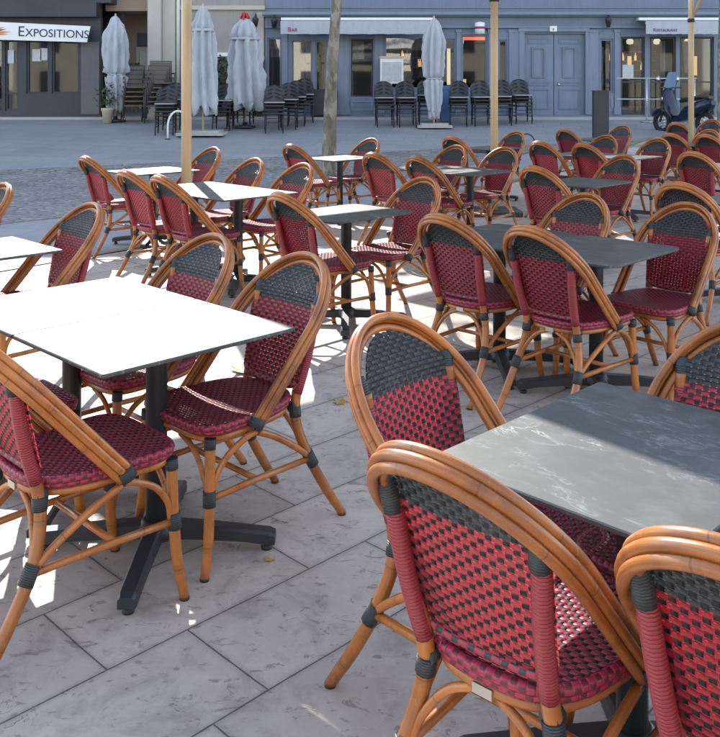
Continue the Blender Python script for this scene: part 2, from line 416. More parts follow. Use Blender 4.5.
MT = dict(
    rattan=m_rattan(),
    back=m_weave('back_weave', split=.255, dotw=.185, px=.036, py=.0138),
    seatw=m_weave('seat_weave', dotw=.22, red=(.48, .032, .08), dark=(.05, .03, .042), px=.030, py=.0140),
    redwrap=m_wrap('red_wrapping', (.31, .036, .046)),
    rim=m_dotwrap('seat_rim_weave', (.34, .026, .06), (.12, .018, .03), pitch=.016), dotwrap=m_dotwrap('red_dark_wrapping', (.34, .03, .05), pitch=.019),
    lash=m_wrap('charcoal_lashing', (.035, .042, .046), .006, .5),
    tagm=m_plain('brushed_tag', (.55, .52, .46), .35, metal=.8),
    pad=m_plain('black_glide', (.02, .02, .02), .6),
    top=m_marble(),
    iron=m_plain('charcoal_cast_iron', (.035, .038, .043), .42, .2, 9, .2, .12),
    paving=m_paving(), road=m_road(), cobble=m_cobble(),
    edge=m_plain('mossy_stone_edge', (.22, .21, .11), .7, .35, 7, 0, .4),
    kerb=m_plain('kerb_stone', (.36, .36, .35), .7, .2, 3, 0, .3),
    pole=m_pole(),
    canvas=m_canvas('ecru_canvas', (.62, .60, .55)),
    canvasg=m_canvas('grey_white_canvas', (.42, .44, .47)),
    awn=m_canvas('pale_awning', (.40, .42, .46)),
    blue=m_wood_paint('blue_grey_paint', (.135, .175, .24)),
    blue2=m_wood_paint('light_blue_grey_paint', (.165, .205, .27)),
    darkp=m_wood_paint('anthracite_paint', (.028, .033, .041)),
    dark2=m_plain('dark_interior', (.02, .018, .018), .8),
    stone=m_plain('facade_limestone', (.44, .41, .36), .8, .2, 1.3, 0, .4),
    plaster=m_wood_paint('stained_plaster', (.27, .255, .24)),
    beige=m_plain('beige_render', (.30, .22, .16), .85, .2, 1.0),
    upper=m_plain('upper_render', (.42, .38, .32), .85, .15, .6),
    glass=m_glass('shop_glass'), mirror=m_glass('bright_glass', (.8, .8, .8), .02, 2.4),
    white=m_plain('white_paint', (.72, .72, .70), .6, .08),
    black=m_plain('black_resin', (.022, .024, .028), .5, .25, 8),
    resin=m_plain('anthracite_weave', (.035, .042, .05), .55, .3, 30, 0, .3),
    brownw=m_plain('taupe_weave', (.125, .105, .09), .65, .25, 30, 0, .4),
    brownf=m_plain('dark_brown_frame', (.06, .05, .045), .5, .2, 12),
    chrome=m_plain('galvanised_steel', (.55, .55, .54), .35, .15, 8, .9),
    neon=m_emit('red_neon', (.9, .05, .03), 1.6),
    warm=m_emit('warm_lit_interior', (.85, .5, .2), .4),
    warm2=m_emit('pale_lit_interior', (.8, .7, .5), .4),
    bark=m_bark(),
    leaf=m_leaf('plane_leaves', (.05, .075, .02), (.12, .12, .035)),
    ivy=m_leaf('ivy_leaves', (.02, .04, .015), (.05, .085, .03)),
    dry=m_leaf('dry_leaf', (.32, .2, .07), (.45, .33, .14)),
    terra=m_plain('pale_clay', (.42, .36, .28), .8),
    ink=m_plain('navy_lettering', (.02, .025, .06), .6), inkred=m_plain('crimson_lettering', (.30, .03, .10), .6),
    inkpur=m_plain('violet_lettering', (.13, .06, .22), .6),
    orange=m_plain('orange_brushstroke', (.6, .2, .06), .6), brown=m_plain('brown_brushstroke', (.16, .06, .04), .6),
    redcl=m_plain('red_ribbon', (.55, .04, .03), .7),
    body=m_plain('navy_scooter_paint', (.010, .017, .04), .2, .1, 3, .2, .0),
    rubber=m_plain('tyre_rubber', (.015, .015, .015), .8),
    seatv=m_plain('black_vinyl', (.02, .02, .02), .45),
    paper=m_plain('menu_paper', (.45, .46, .46), .5, .3, 14),
    bluebag=m_plain('blue_panel', (.06, .16, .36), .6),
)

# ------------------------------------------------------------------ world, sun, camera
w = bpy.data.worlds.new('World'); SC.world = w; w.use_nodes = True
sky = w.node_tree.nodes.new('ShaderNodeTexSky'); sky.sky_type = 'NISHITA'; sky.sun_disc = False
ELEV = R(33); AZ = math.atan2(-.28, .96)
sky.sun_elevation = ELEV; sky.sun_rotation = AZ
sky.dust_density = .15; sky.air_density = 1.0
bg = w.node_tree.nodes['Background']; bg.inputs[1].default_value = .15
hs_ = w.node_tree.nodes.new('ShaderNodeHueSaturation'); hs_.inputs['Saturation'].default_value = .62
w.node_tree.links.new(sky.outputs[0], hs_.inputs['Color']); w.node_tree.links.new(hs_.outputs[0], bg.inputs[0])
sl = bpy.data.lights.new('sun', 'SUN'); sl.energy = 2.8; sl.angle = R(.5); sl.color = (1, .95, .86)
so = bpy.data.objects.new('sun', sl); COL.objects.link(so)
sd = Vector((math.sin(AZ) * math.cos(ELEV), math.cos(AZ) * math.cos(ELEV), math.sin(ELEV)))
so.rotation_euler = (-sd).to_track_quat('-Z', 'Y').to_euler(); so.location = (0, 0, 30)
SC.view_settings.view_transform = 'Standard'; SC.view_settings.look = 'None'; SC.view_settings.gamma = 1
SC.view_settings.exposure = 1.9
cam = bpy.data.cameras.new('camera'); co = bpy.data.objects.new('camera', cam); COL.objects.link(co)
co.location = (0, 0, 1.57); co.rotation_euler = (R(90), 0, 0)
cam.sensor_fit = 'HORIZONTAL'; cam.sensor_width = 36; cam.lens = 36 * 903 / 720
cam.shift_y = -(368.5 - 82) / 737.0
cam.clip_start = .05; cam.clip_end = 3000
SC.camera = co

# ------------------------------------------------------------------ ground
def ground_sheet(name, poly_fn, mat, dz, xs, ys):
    mb = MB()
    P = [[(x, y, gz(y) + dz) for x in xs] for y in ys]
    mb.grid(P, [[(x, y) for x in xs] for y in ys])
    return mb.obj(name, mat)
ys = [-800, -100, -20, 0, 8, 12, 14, 14.5, 15, 15.5, 16, 18, 20, 22, 22.6, 26, 40, 200, 1500]
tag(ground_sheet('square_ground', None, MT['road'], 0, [-1500, -60, -20, 0, 20, 60, 1500], ys), kind='structure')
def sheet(name, poly, mat, dz):
    """polygon clipped along y so that it follows the slope"""
    mb = MB()
    cuts = [14, 14.5, 15, 15.5, 16]
    def clip(p, y, keep_low):
        out = []
        for i in range(len(p)):
            a, b = p[i], p[(i + 1) % len(p)]
            ia = (a[1] <= y) if keep_low else (a[1] >= y); ib = (b[1] <= y) if keep_low else (b[1] >= y)
            if ia: out.append(a)
            if ia != ib:
                t = (y - a[1]) / (b[1] - a[1]); out.append((a[0] + t * (b[0] - a[0]), y))
        return out
    rest = poly
    for y in cuts + [1e9]:
        low = clip(rest, y, True) if y < 1e8 else rest
        if len(low) >= 3: mb.face([mb.vert((x, yy, gz(yy) + dz)) for x, yy in low])
        if y < 1e8: rest = clip(rest, y, False)
        if len(rest) < 3: break
    return mb.obj(name, mat)
# terrace edge line through E0 direction ED
E0 = Vector((-2.84, 8.0)); ED = Vector((.5, .64)).normalized(); EN = Vector((-ED.y, ED.x))
def ep(t, off=0.0): p = E0 + ED * t + EN * off; return (p.x, p.y)
tag(sheet('terrace_paving', [ep(-22), (-9, -9), (16, -9), (16, 20.0), ep(15.2)], MT['paving'], .004), kind='structure')
tag(sheet('terrace_edging', [ep(-22), ep(15.2), ep(15.2, .13), ep(-22, .13)], MT['edge'], .012), kind='structure')
tag(sheet('cobble_strip', [(-22, -7.6), (-4.3, 10.3), (3.6, 18.2), (10, 19.6), (10, 20.6), (2, 18.6), (-6.2, 16.2), (-22, 15)][::-1], MT['cobble'], .004), kind='structure')
kb = MB(); kb.box(-30, 30, 23.1, 24.3, .5, gz(23.5) + .02); tag(kb.obj('pavement', MT['kerb']), kind='structure')

# ------------------------------------------------------------------ cafe chair
D2 = Vector((0, -.43, .473)); HD = D2.normalized(); HN = Vector((0, HD.z, -HD.y)); HL = D2.length
H0 = Vector((0, .03, .447))
def half(s):
    L = .55
    if s < L: return .211
    q = (s - L) / (1 - L); return .211 * math.sqrt(max(0.0, 1 - q * q))
def hoop2d(n=60):
    pts = []
    for i in range(12): s = .55 * i / 12; pts.append((-half(s), s * HL))
    for i in range(n + 1):
        a = math.pi - math.pi * i / n
        pts.append((.211 * math.cos(a), (.55 + .45 * math.sin(a)) * HL))
    for i in range(12): s = .55 * (11 - i) / 12; pts.append((half(s), s * HL))
    return pts
H2 = hoop2d(34)
def hoop_pts(inn, nrm):
    out = []; m = len(H2)
    for i, (x, y) in enumerate(H2):
        a = H2[max(0, i - 1)]; b = H2[min(m - 1, i + 1)]
        tx, ty = b[0] - a[0], b[1] - a[1]; l = math.hypot(tx, ty)
        nx, ny = -ty / l, tx / l           # outward (path runs left bottom -> top -> right bottom)
        e = 1.0
        px, py = x + nx * inn * e, y + ny * inn * e
        out.append(H0 + Vector((px, 0, 0)) + HD * py + HN * nrm)
    return out
ZS = .79
def upright(z, side):   # wrapped upright centre line
    t = (z - .44) / (.79 - .44)
    return Vector((side * (.138 + .029 * t), -.205 - .085 * t - .012 * math.sin(math.pi * min(1, max(0, t))), z))
def hoop_inner_half(z):
    s = (z - .447 - .0) / .473 + .045
    return max(0.0, half(min(1.0, s)) - .02)
def back_surface():
    rows, uvr = [], []
    zb = .515; N = 26; M = 13
    L = 0; prev = None
    for i in range(N + 1):
        t = i / N
        z = zb + (.895 - zb) * t
        yu = -.205 - .085 * (z - .44) / .35 - .006
        yh = H0.y - .909 * (z - .447) + .0
        k = max(0, min(1, (z - .70) / .2)); k = k * k * (3 - 2 * k)
        # follow upright below, hoop plane above
        y = (yu + .023) * (1 - k) + min(yu, yh) * k
        if z < .79: wv = min(abs(upright(z, 1).x) + .011, hoop_inner_half(z) + .006 if z > .7 else 9)
        else: wv = min(abs(upright(.79, 1).x) + .011, hoop_inner_half(z) + .006)
        if i == N: wv = max(wv, .03)
        c = Vector((0, y, z))
        if prev is not None: L += (c - prev).length
        prev = c
        row, ur = [], []
        for j in range(M + 1):
            q = -1 + 2 * j / M
            belly = -.020 * (1 - q * q) * math.sin(math.pi * min(1, t * 1.05)) ** .8 if t < .95 else 0
            # bottom edge bows downwards
            dz = -.022 * (1 - q ** 4) * (1 - t) ** 3
            row.append(Vector((q * wv, y + belly, z + dz))); ur.append((q * wv + .5, L + dz))
        rows.append(row); uvr.append(ur)
    return rows, uvr
def seat_outline(n=56, grow=0.0):
    out = []
    for i in range(n):
        a = 2 * math.pi * i / n; c, s_ = math.cos(a), math.sin(a)
        e = 5.0 if s_ > 0 else 3.0
        x = math.copysign(abs(c) ** (2 / e), c); y = math.copysign(abs(s_) ** (2 / e), s_)
        y = y * (.22 + grow); hw = .192 + .021 * y / .22 + grow
        out.append((x * hw, y))
    return out
LS = {}
def lash_part(pts, r, parent): return MB().tube(pts, r, 10).obj('lashing', MT['lash'], parent)
def make_chair():
    root = empty('cafe_chair')
    # seat
    ol = seat_outline(56, -.006)
    mb = MB(); rings = []
    for f in (1.0, .9, .72, .5, .25):
        rings.append([mb.vert((x * f, y * f, .474 - .012 * (1 - f ** 2) + .004)) for x, y in ol])
    uvf = lambda i: (mb.v[i][0] + 1, mb.v[i][1] + 1)
    for a, b in zip(rings, rings[1:]):
        for k in range(56):
            q = (a[k], a[(k + 1) % 56], b[(k + 1) % 56], b[k]); mb.face(q, [uvf(i) for i in q], True)
    mb.face(rings[-1], [uvf(i) for i in rings[-1]], True)
    low = [[mb.vert((x * f, y * f, .462 - .012 * (1 - f ** 2))) for x, y in ol] for f in (1.0, .5)]
    for k in range(56):
        q = (low[0][k], low[1][k], low[1][(k + 1) % 56], low[0][(k + 1) % 56]); mb.face(q, [uvf(i) for i in q], True)
    mb.face(low[1][::-1], [uvf(i) for i in low[1][::-1]], True)
    seat = mb.obj('seat', MT['seatw'], root)
    o2 = seat_outline(56, 0.0); o2 = o2 + o2[:1]
    mb = MB()
    mb.tube([(x, y, .467) for x, y in o2], .0125, 8, False); mb.tube([(x * .99, y * .99, .453) for x, y in o2], .011, 8, False)
    mb.obj('seat_rim', MT['rim'], seat)
    # rattan frame under seat
    o3 = seat_outline(56, -.012); o3 = o3 + o3[:1]
    mb = MB(); mb.tube([(x, y, .431) for x, y in o3], .0125, 8, False)
    mb.obj('seat_frame', MT['rattan'], root)
    # back panel
    rows, uvr = back_surface()
    mb = MB()
    mb.grid(rows, uvr)
    back = [[p + Vector((0, -.0035, 0)) for p in r] for r in rows]
    mb.grid(back, uvr, True, True)
    panel = mb.obj('backrest_panel', MT['back'], root)
    mb = MB(); r0 = [p + Vector((0, -.002, 0)) for p in rows[0]]
    mb.tube([r0[0] + Vector((.012, -.006, .004))] + r0[1:-1] + [r0[-1] + Vector((-.012, -.006, .004))], .0118, 8)
    mb.obj('bottom_wrapping', MT['dotwrap'], panel)
    # hoop of four parallel canes
    mb = MB()
    for k, (inn, nn, rr) in enumerate(((.006, .011, .0113), (.009, -.009, .0117), (.001, -.028, .0113), (-.015, -.012, .0102))):
        mb.tube(hoop_pts(inn, nn), rr, 10, True, k * .17)
    hoop = mb.obj('backrest_hoop', MT['rattan'], root)
    for sd_ in (-1, 1):
        p = upright(.79, sd_)
        # lashing where the upright meets the hoop
        mb = MB()
        mb.tube([q_ + Vector((0, -.006, 0)) for q_ in (upright(.742, sd_), upright(.77, sd_), p + Vector((sd_ * .004, -.006, .012)), p + Vector((sd_ * .006, -.016, .030)))], [.0195, .0205, .021, .018], 10)
        mb.obj('lashing', MT['lash'], hoop)
        b = H0 + Vector((sd_ * .208, 0, 0)) + HD * .012
        lash_part([b - HD * .012 + Vector((0, 0, -.012)), b + HD * .012], .030, hoop)
        lash_part([upright(.445, sd_) + Vector((0, .02, -.012)), upright(.445, sd_) + Vector((0, -.012, -.012))], .02, hoop)
    # legs
    for sd_ in (-1, 1):
        pts = cr([(sd_ * .207, .228, 0.004), (sd_ * .199, .207, .12), (sd_ * .192, .198, .26), (sd_ * .188, .192, .435)], 5)
        leg = MB().tube(pts, [.0145 + .003 * min(1, i / 5) for i in range(len(pts))], 10).obj('leg', MT['rattan'], root)
        lash_part([(sd_ * .1945, .2005, .222), (sd_ * .191, .198, .272)], .0215, leg)
        lash_part([(sd_ * .1885, .194, .405), (sd_ * .1885, .192, .438)], .02, leg)
        MB().tube([(sd_ * .207, .228, 0.0), (sd_ * .2065, .227, .008)], .0155, 10).obj('glide', MT['pad'], leg)
    for sd_ in (-1, 1):
        pts = cr([(sd_ * .192, -.395, .004), (sd_ * .183, -.318, .12), (sd_ * .174, -.245, .25), (sd_ * .151, -.208, .37), upright(.47, sd_), upright(.6, sd_), upright(.72, sd_), upright(.785, sd_)], 5)
        leg = MB().tube(pts, [.0150 + .003 * min(1, i / 5) for i in range(len(pts))], 10).obj('leg', MT['rattan'], root)
        MB().tube([upright(.475 + .275 * i / 8, sd_) for i in range(9)], .0195, 10).obj('upright_wrapping', MT['redwrap'], leg)
        lash_part([(sd_ * .178, -.264, .218), (sd_ * .172, -.238, .268)], .0215, leg)
        lash_part([(sd_ * .146, -.207, .395), (sd_ * .141, -.207, .432)], .0215, leg)
        MB().tube([(sd_ * .192, -.395, 0), (sd_ * .1915, -.390, .008)], .0155, 10).obj('glide', MT['pad'], leg)
    # stretchers and bent braces
    for sd_ in (-1, 1):
        MB().tube([(sd_ * .193, .2, .245), (sd_ * .186, 0, .248), (sd_ * .177, -.25, .245)], .0115, 8).obj('stretcher', MT['rattan'], root)
        MB().tube(cr([(sd_ * .192, .188, .25), (sd_ * .195, .175, .31), (sd_ * .20, .13, .37), (sd_ * .206, .06, .41), (sd_ * .208, .02, .42)], 4), .0105, 8).obj('brace', MT['rattan'], root)
        MB().tube(cr([(sd_ * .177, -.24, .255), (sd_ * .184, -.17, .31), (sd_ * .197, -.07, .375), (sd_ * .206, .01, .415)], 4), .0115, 8).obj('brace', MT['rattan'], root)
        MB().tube(cr([(sd_ * .18, .197, .25), (sd_ * .155, .198, .32), (sd_ * .10, .198, .385), (sd_ * .03, .200, .417)], 4), .0095, 8).obj('brace', MT['rattan'], root)
        MB().tube(cr([(sd_ * .162, -.24, .255), (sd_ * .14, -.225, .32), (sd_ * .09, -.21, .385), (sd_ * .025, -.205, .417)], 4), .0095, 8).obj('brace', MT['rattan'], root)
    MB().tube([(-.185, 0, .248), (.185, 0, .248)], .0105, 8).obj('stretcher', MT['rattan'], root)
    mb = MB(); mb.box(-.022, .022, -.224, -.2205, .418, .438); mb.obj('maker_plate', MT['tagm'], root)
    return root

FA, NA, LA = R(-45), R(135), R(-135)
G = 'red and charcoal rattan cafe chairs'
CH = [
 (FA, -.845, 2.755, 'red rattan chair cut by left photo edge, seat tucked under the white-glaring front table'),
 (FA, -1.266, 3.146, 'red rattan chair at left edge, half hidden behind the nearest left chair'),
 (NA, -.48, 3.18, 'whole red rattan chair facing left at the right corner of the white-glaring front table'),
 (NA, -.90, 3.63, 'rattan chair with only its top showing behind the white-glaring front table'),
 (NA, -1.75, 4.70, 'rattan chair behind the small white table corner at left photo edge'),
 (NA, -2.65, 5.75, 'rattan chair cut off at the left photo edge beyond the small white table'),
 (LA, .335, 2.225, 'rattan chair showing plain dark front weave at the left end of the marbled foreground table'),
 (R(-41.5), .378, 1.872, 'nearest red rattan chair seen from behind in the lower middle, sunlit seat, steel tag'),
 (R(-39.5), .766, 1.562, 'red rattan chair seen from behind, cut by the lower right photo corner'),
 (NA, .79, 2.16, 'rattan chair cut by right edge on the far side of the marbled foreground table'),
 (FA, -.20, 5.74, 'rattan chair with back turned, left of the single grey middle table'),
 (FA, .67, 4.82, 'left of two rattan chairs with backs turned at the dark double table right of centre'),
 (FA, 1.06, 4.42, 'right of two rattan chairs with backs turned at the dark double table right of centre'),
 (FA, -1.55, 7.28, 'middle of three bright red chair backs in a row at upper left'),
 (FA, -1.19, 6.87, 'rightmost and nearest of three bright red chair backs in a row at upper left'),
 (FA, -2.29, 8.72, 'farthest and leftmost of three bright red chair backs in a row at upper left'),
 (NA, .19, 6.16, 'rattan chair with pale lattice top facing us right of the single grey middle table'),
 (NA, 1.08, 5.17, 'rattan chair facing us behind the dark double table, only its back top visible'),
 (NA, 1.53, 4.70, 'rattan chair facing us with whole seat visible at right end of the dark double table'),
 (NA, -1.23, 7.91, 'rattan chair facing us behind the sunlit double table, left one of its pair'),
 (NA, -.76, 7.36, 'rattan chair facing us behind the sunlit double table, at its right corner'),
 (NA, -1.85, 9.44, 'rattan chair facing us right next to the left beige parasol pole'),
 (FA, .39, 9.18, 'rattan chair with back turned and bright sunlit seat just right of the tree foot'),
 (FA, .81, 8.72, 'rattan chair with back turned at the left end of the dark square table'),
 (FA, 1.70, 7.63, 'rattan chair with back turned at left of the dark rounded table on the right'),
 (FA, -.52, 10.53, 'rattan chair with back turned left of the small table at the tree foot'),
 (FA, 2.41, 6.38, 'large rattan chair back at right, directly behind the chair with whole visible seat'),
 (NA, -.12, 11.19, 'rattan chair facing us right of the small table at the tree foot'),
 (NA, .80, 9.78, 'rattan chair facing us behind the dark square table, left one of its pair'),
 (NA, 1.31, 9.44, 'rattan chair facing us at right of the dark square table under the middle beige pole'),
 (NA, 2.22, 8.28, 'rattan chair facing us at right end of the dark rounded table on the right'),
 (FA, 1.47, 12.24, 'far rattan chair with back turned left of the middle beige pole'),
 (FA, 2.43, 11.11, 'far rattan chair with back turned, left of two nearly alike below the double door'),
 (FA, 2.86, 10.71, 'far rattan chair with back turned, right of two nearly alike below the double door'),
 (FA, 3.47, 14.38, 'small far chair back straight below the right leaf of the double door'),
 (NA, 2.04, 13.06, 'far rattan chair facing us right beside the middle beige pole'),
 (NA, 3.07, 11.93, 'far rattan chair facing us below the tall dark post'),
 (NA, 4.12, 14.83, 'farthest small chair facing us just right of the tall dark post'),
 (NA, 3.52, 11.19, 'rattan chair facing us behind a sliver of dark table, right of the tall dark post'),
 (FA, 4.65, 13.03, 'far rattan chair with back turned left of the right beige pole foot'),
 (FA, 5.63, 15.58, 'farthest chair back directly below the motor scooter'),
 (NA, 6.02, 15.85, 'farthest rattan chair facing us right of the right beige pole'),
 (NA, 5.13, 13.71, 'far rattan chair facing us at the right edge just beyond the bright red backed one'),
 (FA, 5.07, 12.76, 'far chair back glowing bright red at the right photo edge'),
 (FA, 3.61, 9.32, 'chair back by the right photo edge below the bright red backed one'),
]
proto = make_chair()
for i, (rz, x, y, lab) in enumerate(CH):
    o = proto if i == 0 else copy_tree(proto)
    o.location = (x, y, gz(y) + .004); o.rotation_euler = (0, 0, rz + (random.uniform(-.05, .05) if i > 8 else 0))
    tag(o, lab, 'chair', G)

# ------------------------------------------------------------------ cafe tables
def rrect(w_, h_, r, n=6):
    out = []
    for cx, cy, a0 in ((w_ / 2 - r, h_ / 2 - r, 0), (-w_ / 2 + r, h_ / 2 - r, 90), (-w_ / 2 + r, -h_ / 2 + r, 180), (w_ / 2 - r, -h_ / 2 + r, 270)):
        for k in range(n + 1):
            a = R(a0 + 90 * k / n); out.append((cx + r * math.cos(a), cy + r * math.sin(a)))
    return out
def make_table(w_=.60, d_=.74, rc=.02):
    root = empty('cafe_table')
    mb = MB(); e = .003
    P = [rrect(w_ - 2 * q, d_ - 2 * q, max(.004, rc - q)) for q in (e, 0, 0, e)]
    Z = (.727, .730, .737, .740)
    R_ = [[mb.vert((x, y, z)) for x, y in p] for p, z in zip(P, Z)]
    n = len(P[0])
    for a, b in zip(R_, R_[1:]):
        for k in range(n): mb.face((a[k], a[(k + 1) % n], b[(k + 1) % n], b[k]))
    mb.face(R_[0][::-1]); mb.face(R_[-1])
    mb.obj('table_top', MT['top'], root)
    mb = MB(); mb.lathe([(.036, .085), (.036, .69), (.036, .70)], 20)
    mb.obj('pedestal', MT['iron'], root)
    mb = MB(); mb.box(-.16, .16, -.025, .025, .708, .7265); mb.box(-.025, .025, -.16, -.026, .708, .7265); mb.box(-.025, .025, .026, .16, .708, .7265); mb.lathe([(.06, .69), (.06, .7075)], 16)
    mb.obj('top_bracket', MT['iron'], root)
    mb = MB(); mb.lathe([(.062, .045), (.066, .06), (.062, .088), (.05, .10), (.043, .105)], 20)
    mb.obj('base_hub', MT['iron'], root)
    for k in range(4):
        M = Matrix.Rotation(R(45 + 90 * k), 4, 'Z')
        mb = MB(); sec = []
        for x, hw, z0, z1 in ((.05, .030, .045, .098), (.16, .029, .043, .09), (.30, .029, .036, .075), (.385, .029, .024, .066), (.405, .026, .024, .058)):
            sec.append([mb.vert(M @ Vector(p)) for p in ((x, -hw, z0), (x, hw, z0), (x, hw, z1 - .008), (x, hw - .008, z1), (x, -hw + .008, z1), (x, -hw, z1 - .008))])
        for a, b in zip(sec, sec[1:]):
            for j in range(6): mb.face((a[j], a[(j + 1) % 6], b[(j + 1) % 6], b[j]))
        mb.face(sec[0][::-1]); mb.face(sec[-1])
        ft = mb.obj('foot', MT['iron'], root)
        c = M @ Vector((.375, 0, 0)); mb = MB(); mb.lathe([(.018, 0), (.02, .01), (.012, .013), (.012, .03)], 12, (c.x, c.y)); mb.obj('levelling_pad', MT['pad'], ft)
    return root
def uv2xy(u, v): return ((u - v) / 2 ** .5, (u + v) / 2 ** .5)
TB = [
 ('s', 1.685, 2.665, 'white-glaring square cafe table at lower left, nearest half of its pair'),
 ('s', 1.685, 3.2655, 'white-glaring cafe table at left, rear half of the pair, running out of the photo'),
 ('s', 1.91, 1.025, 'dark marbled cafe table in the right foreground, half in sun half in shade'),
 ('s', 1.90, .405, 'marbled cafe table cut by the right edge beyond the narrow gap in the foreground'),
 ('s', 1.83, 4.65, 'pale glaring cafe table corner at the left photo edge'),
 ('r', 4.15, 2.43, 'dark grey cafe table, right half of the double table right of centre'),
 ('r', 4.15, 3.04, 'dark grey cafe table behind two chair backs, left half of the double table'),
 ('r', 4.20, 4.33, 'single grey cafe table with rounded corners in the middle of the photo'),
 ('s', 4.37, 5.73, 'sunlit pale cafe table, right half of the double table at upper left'),
 ('s', 4.37, 6.34, 'sunlit cafe table with a pole shadow stripe, left half of the double table'),
 ('s', 4.97, 7.93, 'pale sunlit cafe table at the foot of the left beige pole'),
 ('r', 7.2, 6.23, 'grey cafe table partly hidden behind the chair right of the tree foot'),
 ('r', 7.18, 5.62, 'dark square cafe table left of the middle beige pole with two chairs facing us'),
 ('s', 7.46, 7.80, 'small cafe table at the foot of the tree trunk'),
 ('r', 7.06, 4.26, 'dark rounded cafe table on the right with a soft light reflection'),
 ('s', 6.75, 2.70, 'cafe table at the right photo edge beside the large chair back'),
 ('s', 10.05, 6.10, 'cafe table hidden between far chairs below the double door'),
 ('s', 10.05, 5.48, 'sliver of dark cafe table before the far chair right of the tall post'),
 ('s', 10.2, 7.65, 'far cafe table between the chairs on either side of the middle beige pole'),
 ('s', 13.0, 7.65, 'far cafe table behind the small chairs near the tall dark post'),
 ('s', 12.95, 5.95, 'far cafe table near the foot of the right beige pole'),
 ('s', 12.95, 5.35, 'far cafe table by the bright red backed chair at right edge'),
 ('s', 9.55, 4.0, 'cafe table at the right photo edge next to the chair below the bright red back'),
]
tp = {'s': make_table(rc=.012), 'r': make_table(rc=.075)}; used = set()
for i, (kd, u, v, lab) in enumerate(TB):
    o = tp[kd] if kd not in used else copy_tree(tp[kd]); used.add(kd)
    x, y = uv2xy(u, v); o.location = (x, y, gz(y) + .004); o.rotation_euler = (0, 0, R(-45) + (random.uniform(-.015, .015) if i > 4 else (R(-1.2) if i == 3 else 0)))
    tag(o, lab, 'table', 'cafe tables on the terrace')

# ------------------------------------------------------------------ open parasols overhead
def parasol(px_, py_, rpole, canopy_c, hs, z0, z1, label, cant=False, twist=0.0, hv=None):
    hv = hv or hs
    root = empty('open_parasol', (px_, py_, gz(py_)))
    g0 = -gz(py_)
    MB().lathe([(rpole, .06), (rpole, z1 + (.35 if cant else -.05))], 20).obj('pole', MT['pole'], root)
    mb = MB(); mb.prism(rrect(.62, .62, .05), .006, .06); mb.obj('base', MT['iron'], root)
    cx, cy = canopy_c[0] - px_, canopy_c[1] - py_
    cor = [((u * hs - v * hv) / 2 ** .5 + cx, (u * hs + v * hv) / 2 ** .5 + cy) for u, v in ((-1, -1), (1, -1), (1, 1), (-1, 1))]
    tc, ts = math.cos(twist), math.sin(twist)
    cor = [(cx + (x - cx) * tc - (y - cy) * ts, cy + (x - cx) * ts + (y - cy) * tc) for x, y in cor]
    mb = MB()
    for dz in (0, -.012):
        b = [mb.vert((x, y, z0 + dz)) for x, y in cor]; t = mb.vert((cx, cy, z1 + dz))
        for k in range(4):
            q = [b[k], b[(k + 1) % 4], t]; mb.face(q if dz == 0 else q[::-1])
    for k in range(4): mb.face((k, (k + 1) % 4, (k + 1) % 4 + 5, k + 5))
    mb.obj('canopy', MT['canvas'], root)
    for x, y in cor:
        MB().tube([(cx, cy, z1 - .05), (x * .985 + cx * .015, y * .985 + cy * .015, z0 - .03)], .014, 6).obj('rib', MT['pole'], root)
    zk = max(2.62 + g0 + gz(py_), z0 - .62) if rpole < .05 else 3.0
    if not cant:
        MB().tube([(0, 0, z0 - .46), (0, 0, z0 - .40)], rpole + .014, 12).obj('collar', MT['iron'], root)
    else:
        MB().tube([(0, 0, z1 + .3), (cx * .5, cy * .5, z1 + .34), (cx, cy, z1 + .2), (cx, cy, z1 - .05)], .035, 10).obj('arm', MT['pole'], root)
        MB().tube([(0, 0, zk), (cx * .3, cy * .3, z1 + .32)], .028, 8).obj('strut', MT['pole'], root)
        MB().tube([(0, 0, zk - .03), (0, 0, zk + .03)], rpole + .012, 12).obj('collar', MT['iron'], root)
    tag(root, label, 'parasol', 'beige poled parasols'); return root
parasol(-1.73, 9.0, .052, (.50, 6.86), 1.76, 2.72, 3.15, 'thick beige parasol pole rising at upper left beside the far chairs', True, R(-6), 2.5)
parasol(1.68, 11.3, .047, (1.68, 11.3), 1.95, 3.12, 3.65, 'slim beige parasol pole in the middle right of the double row of chairs')
parasol(5.5, 15.0, .046, (7.1, 13.45), 1.9, 3.30, 3.75, 'beige parasol pole with slanting strut at right before the restaurant awning', True)

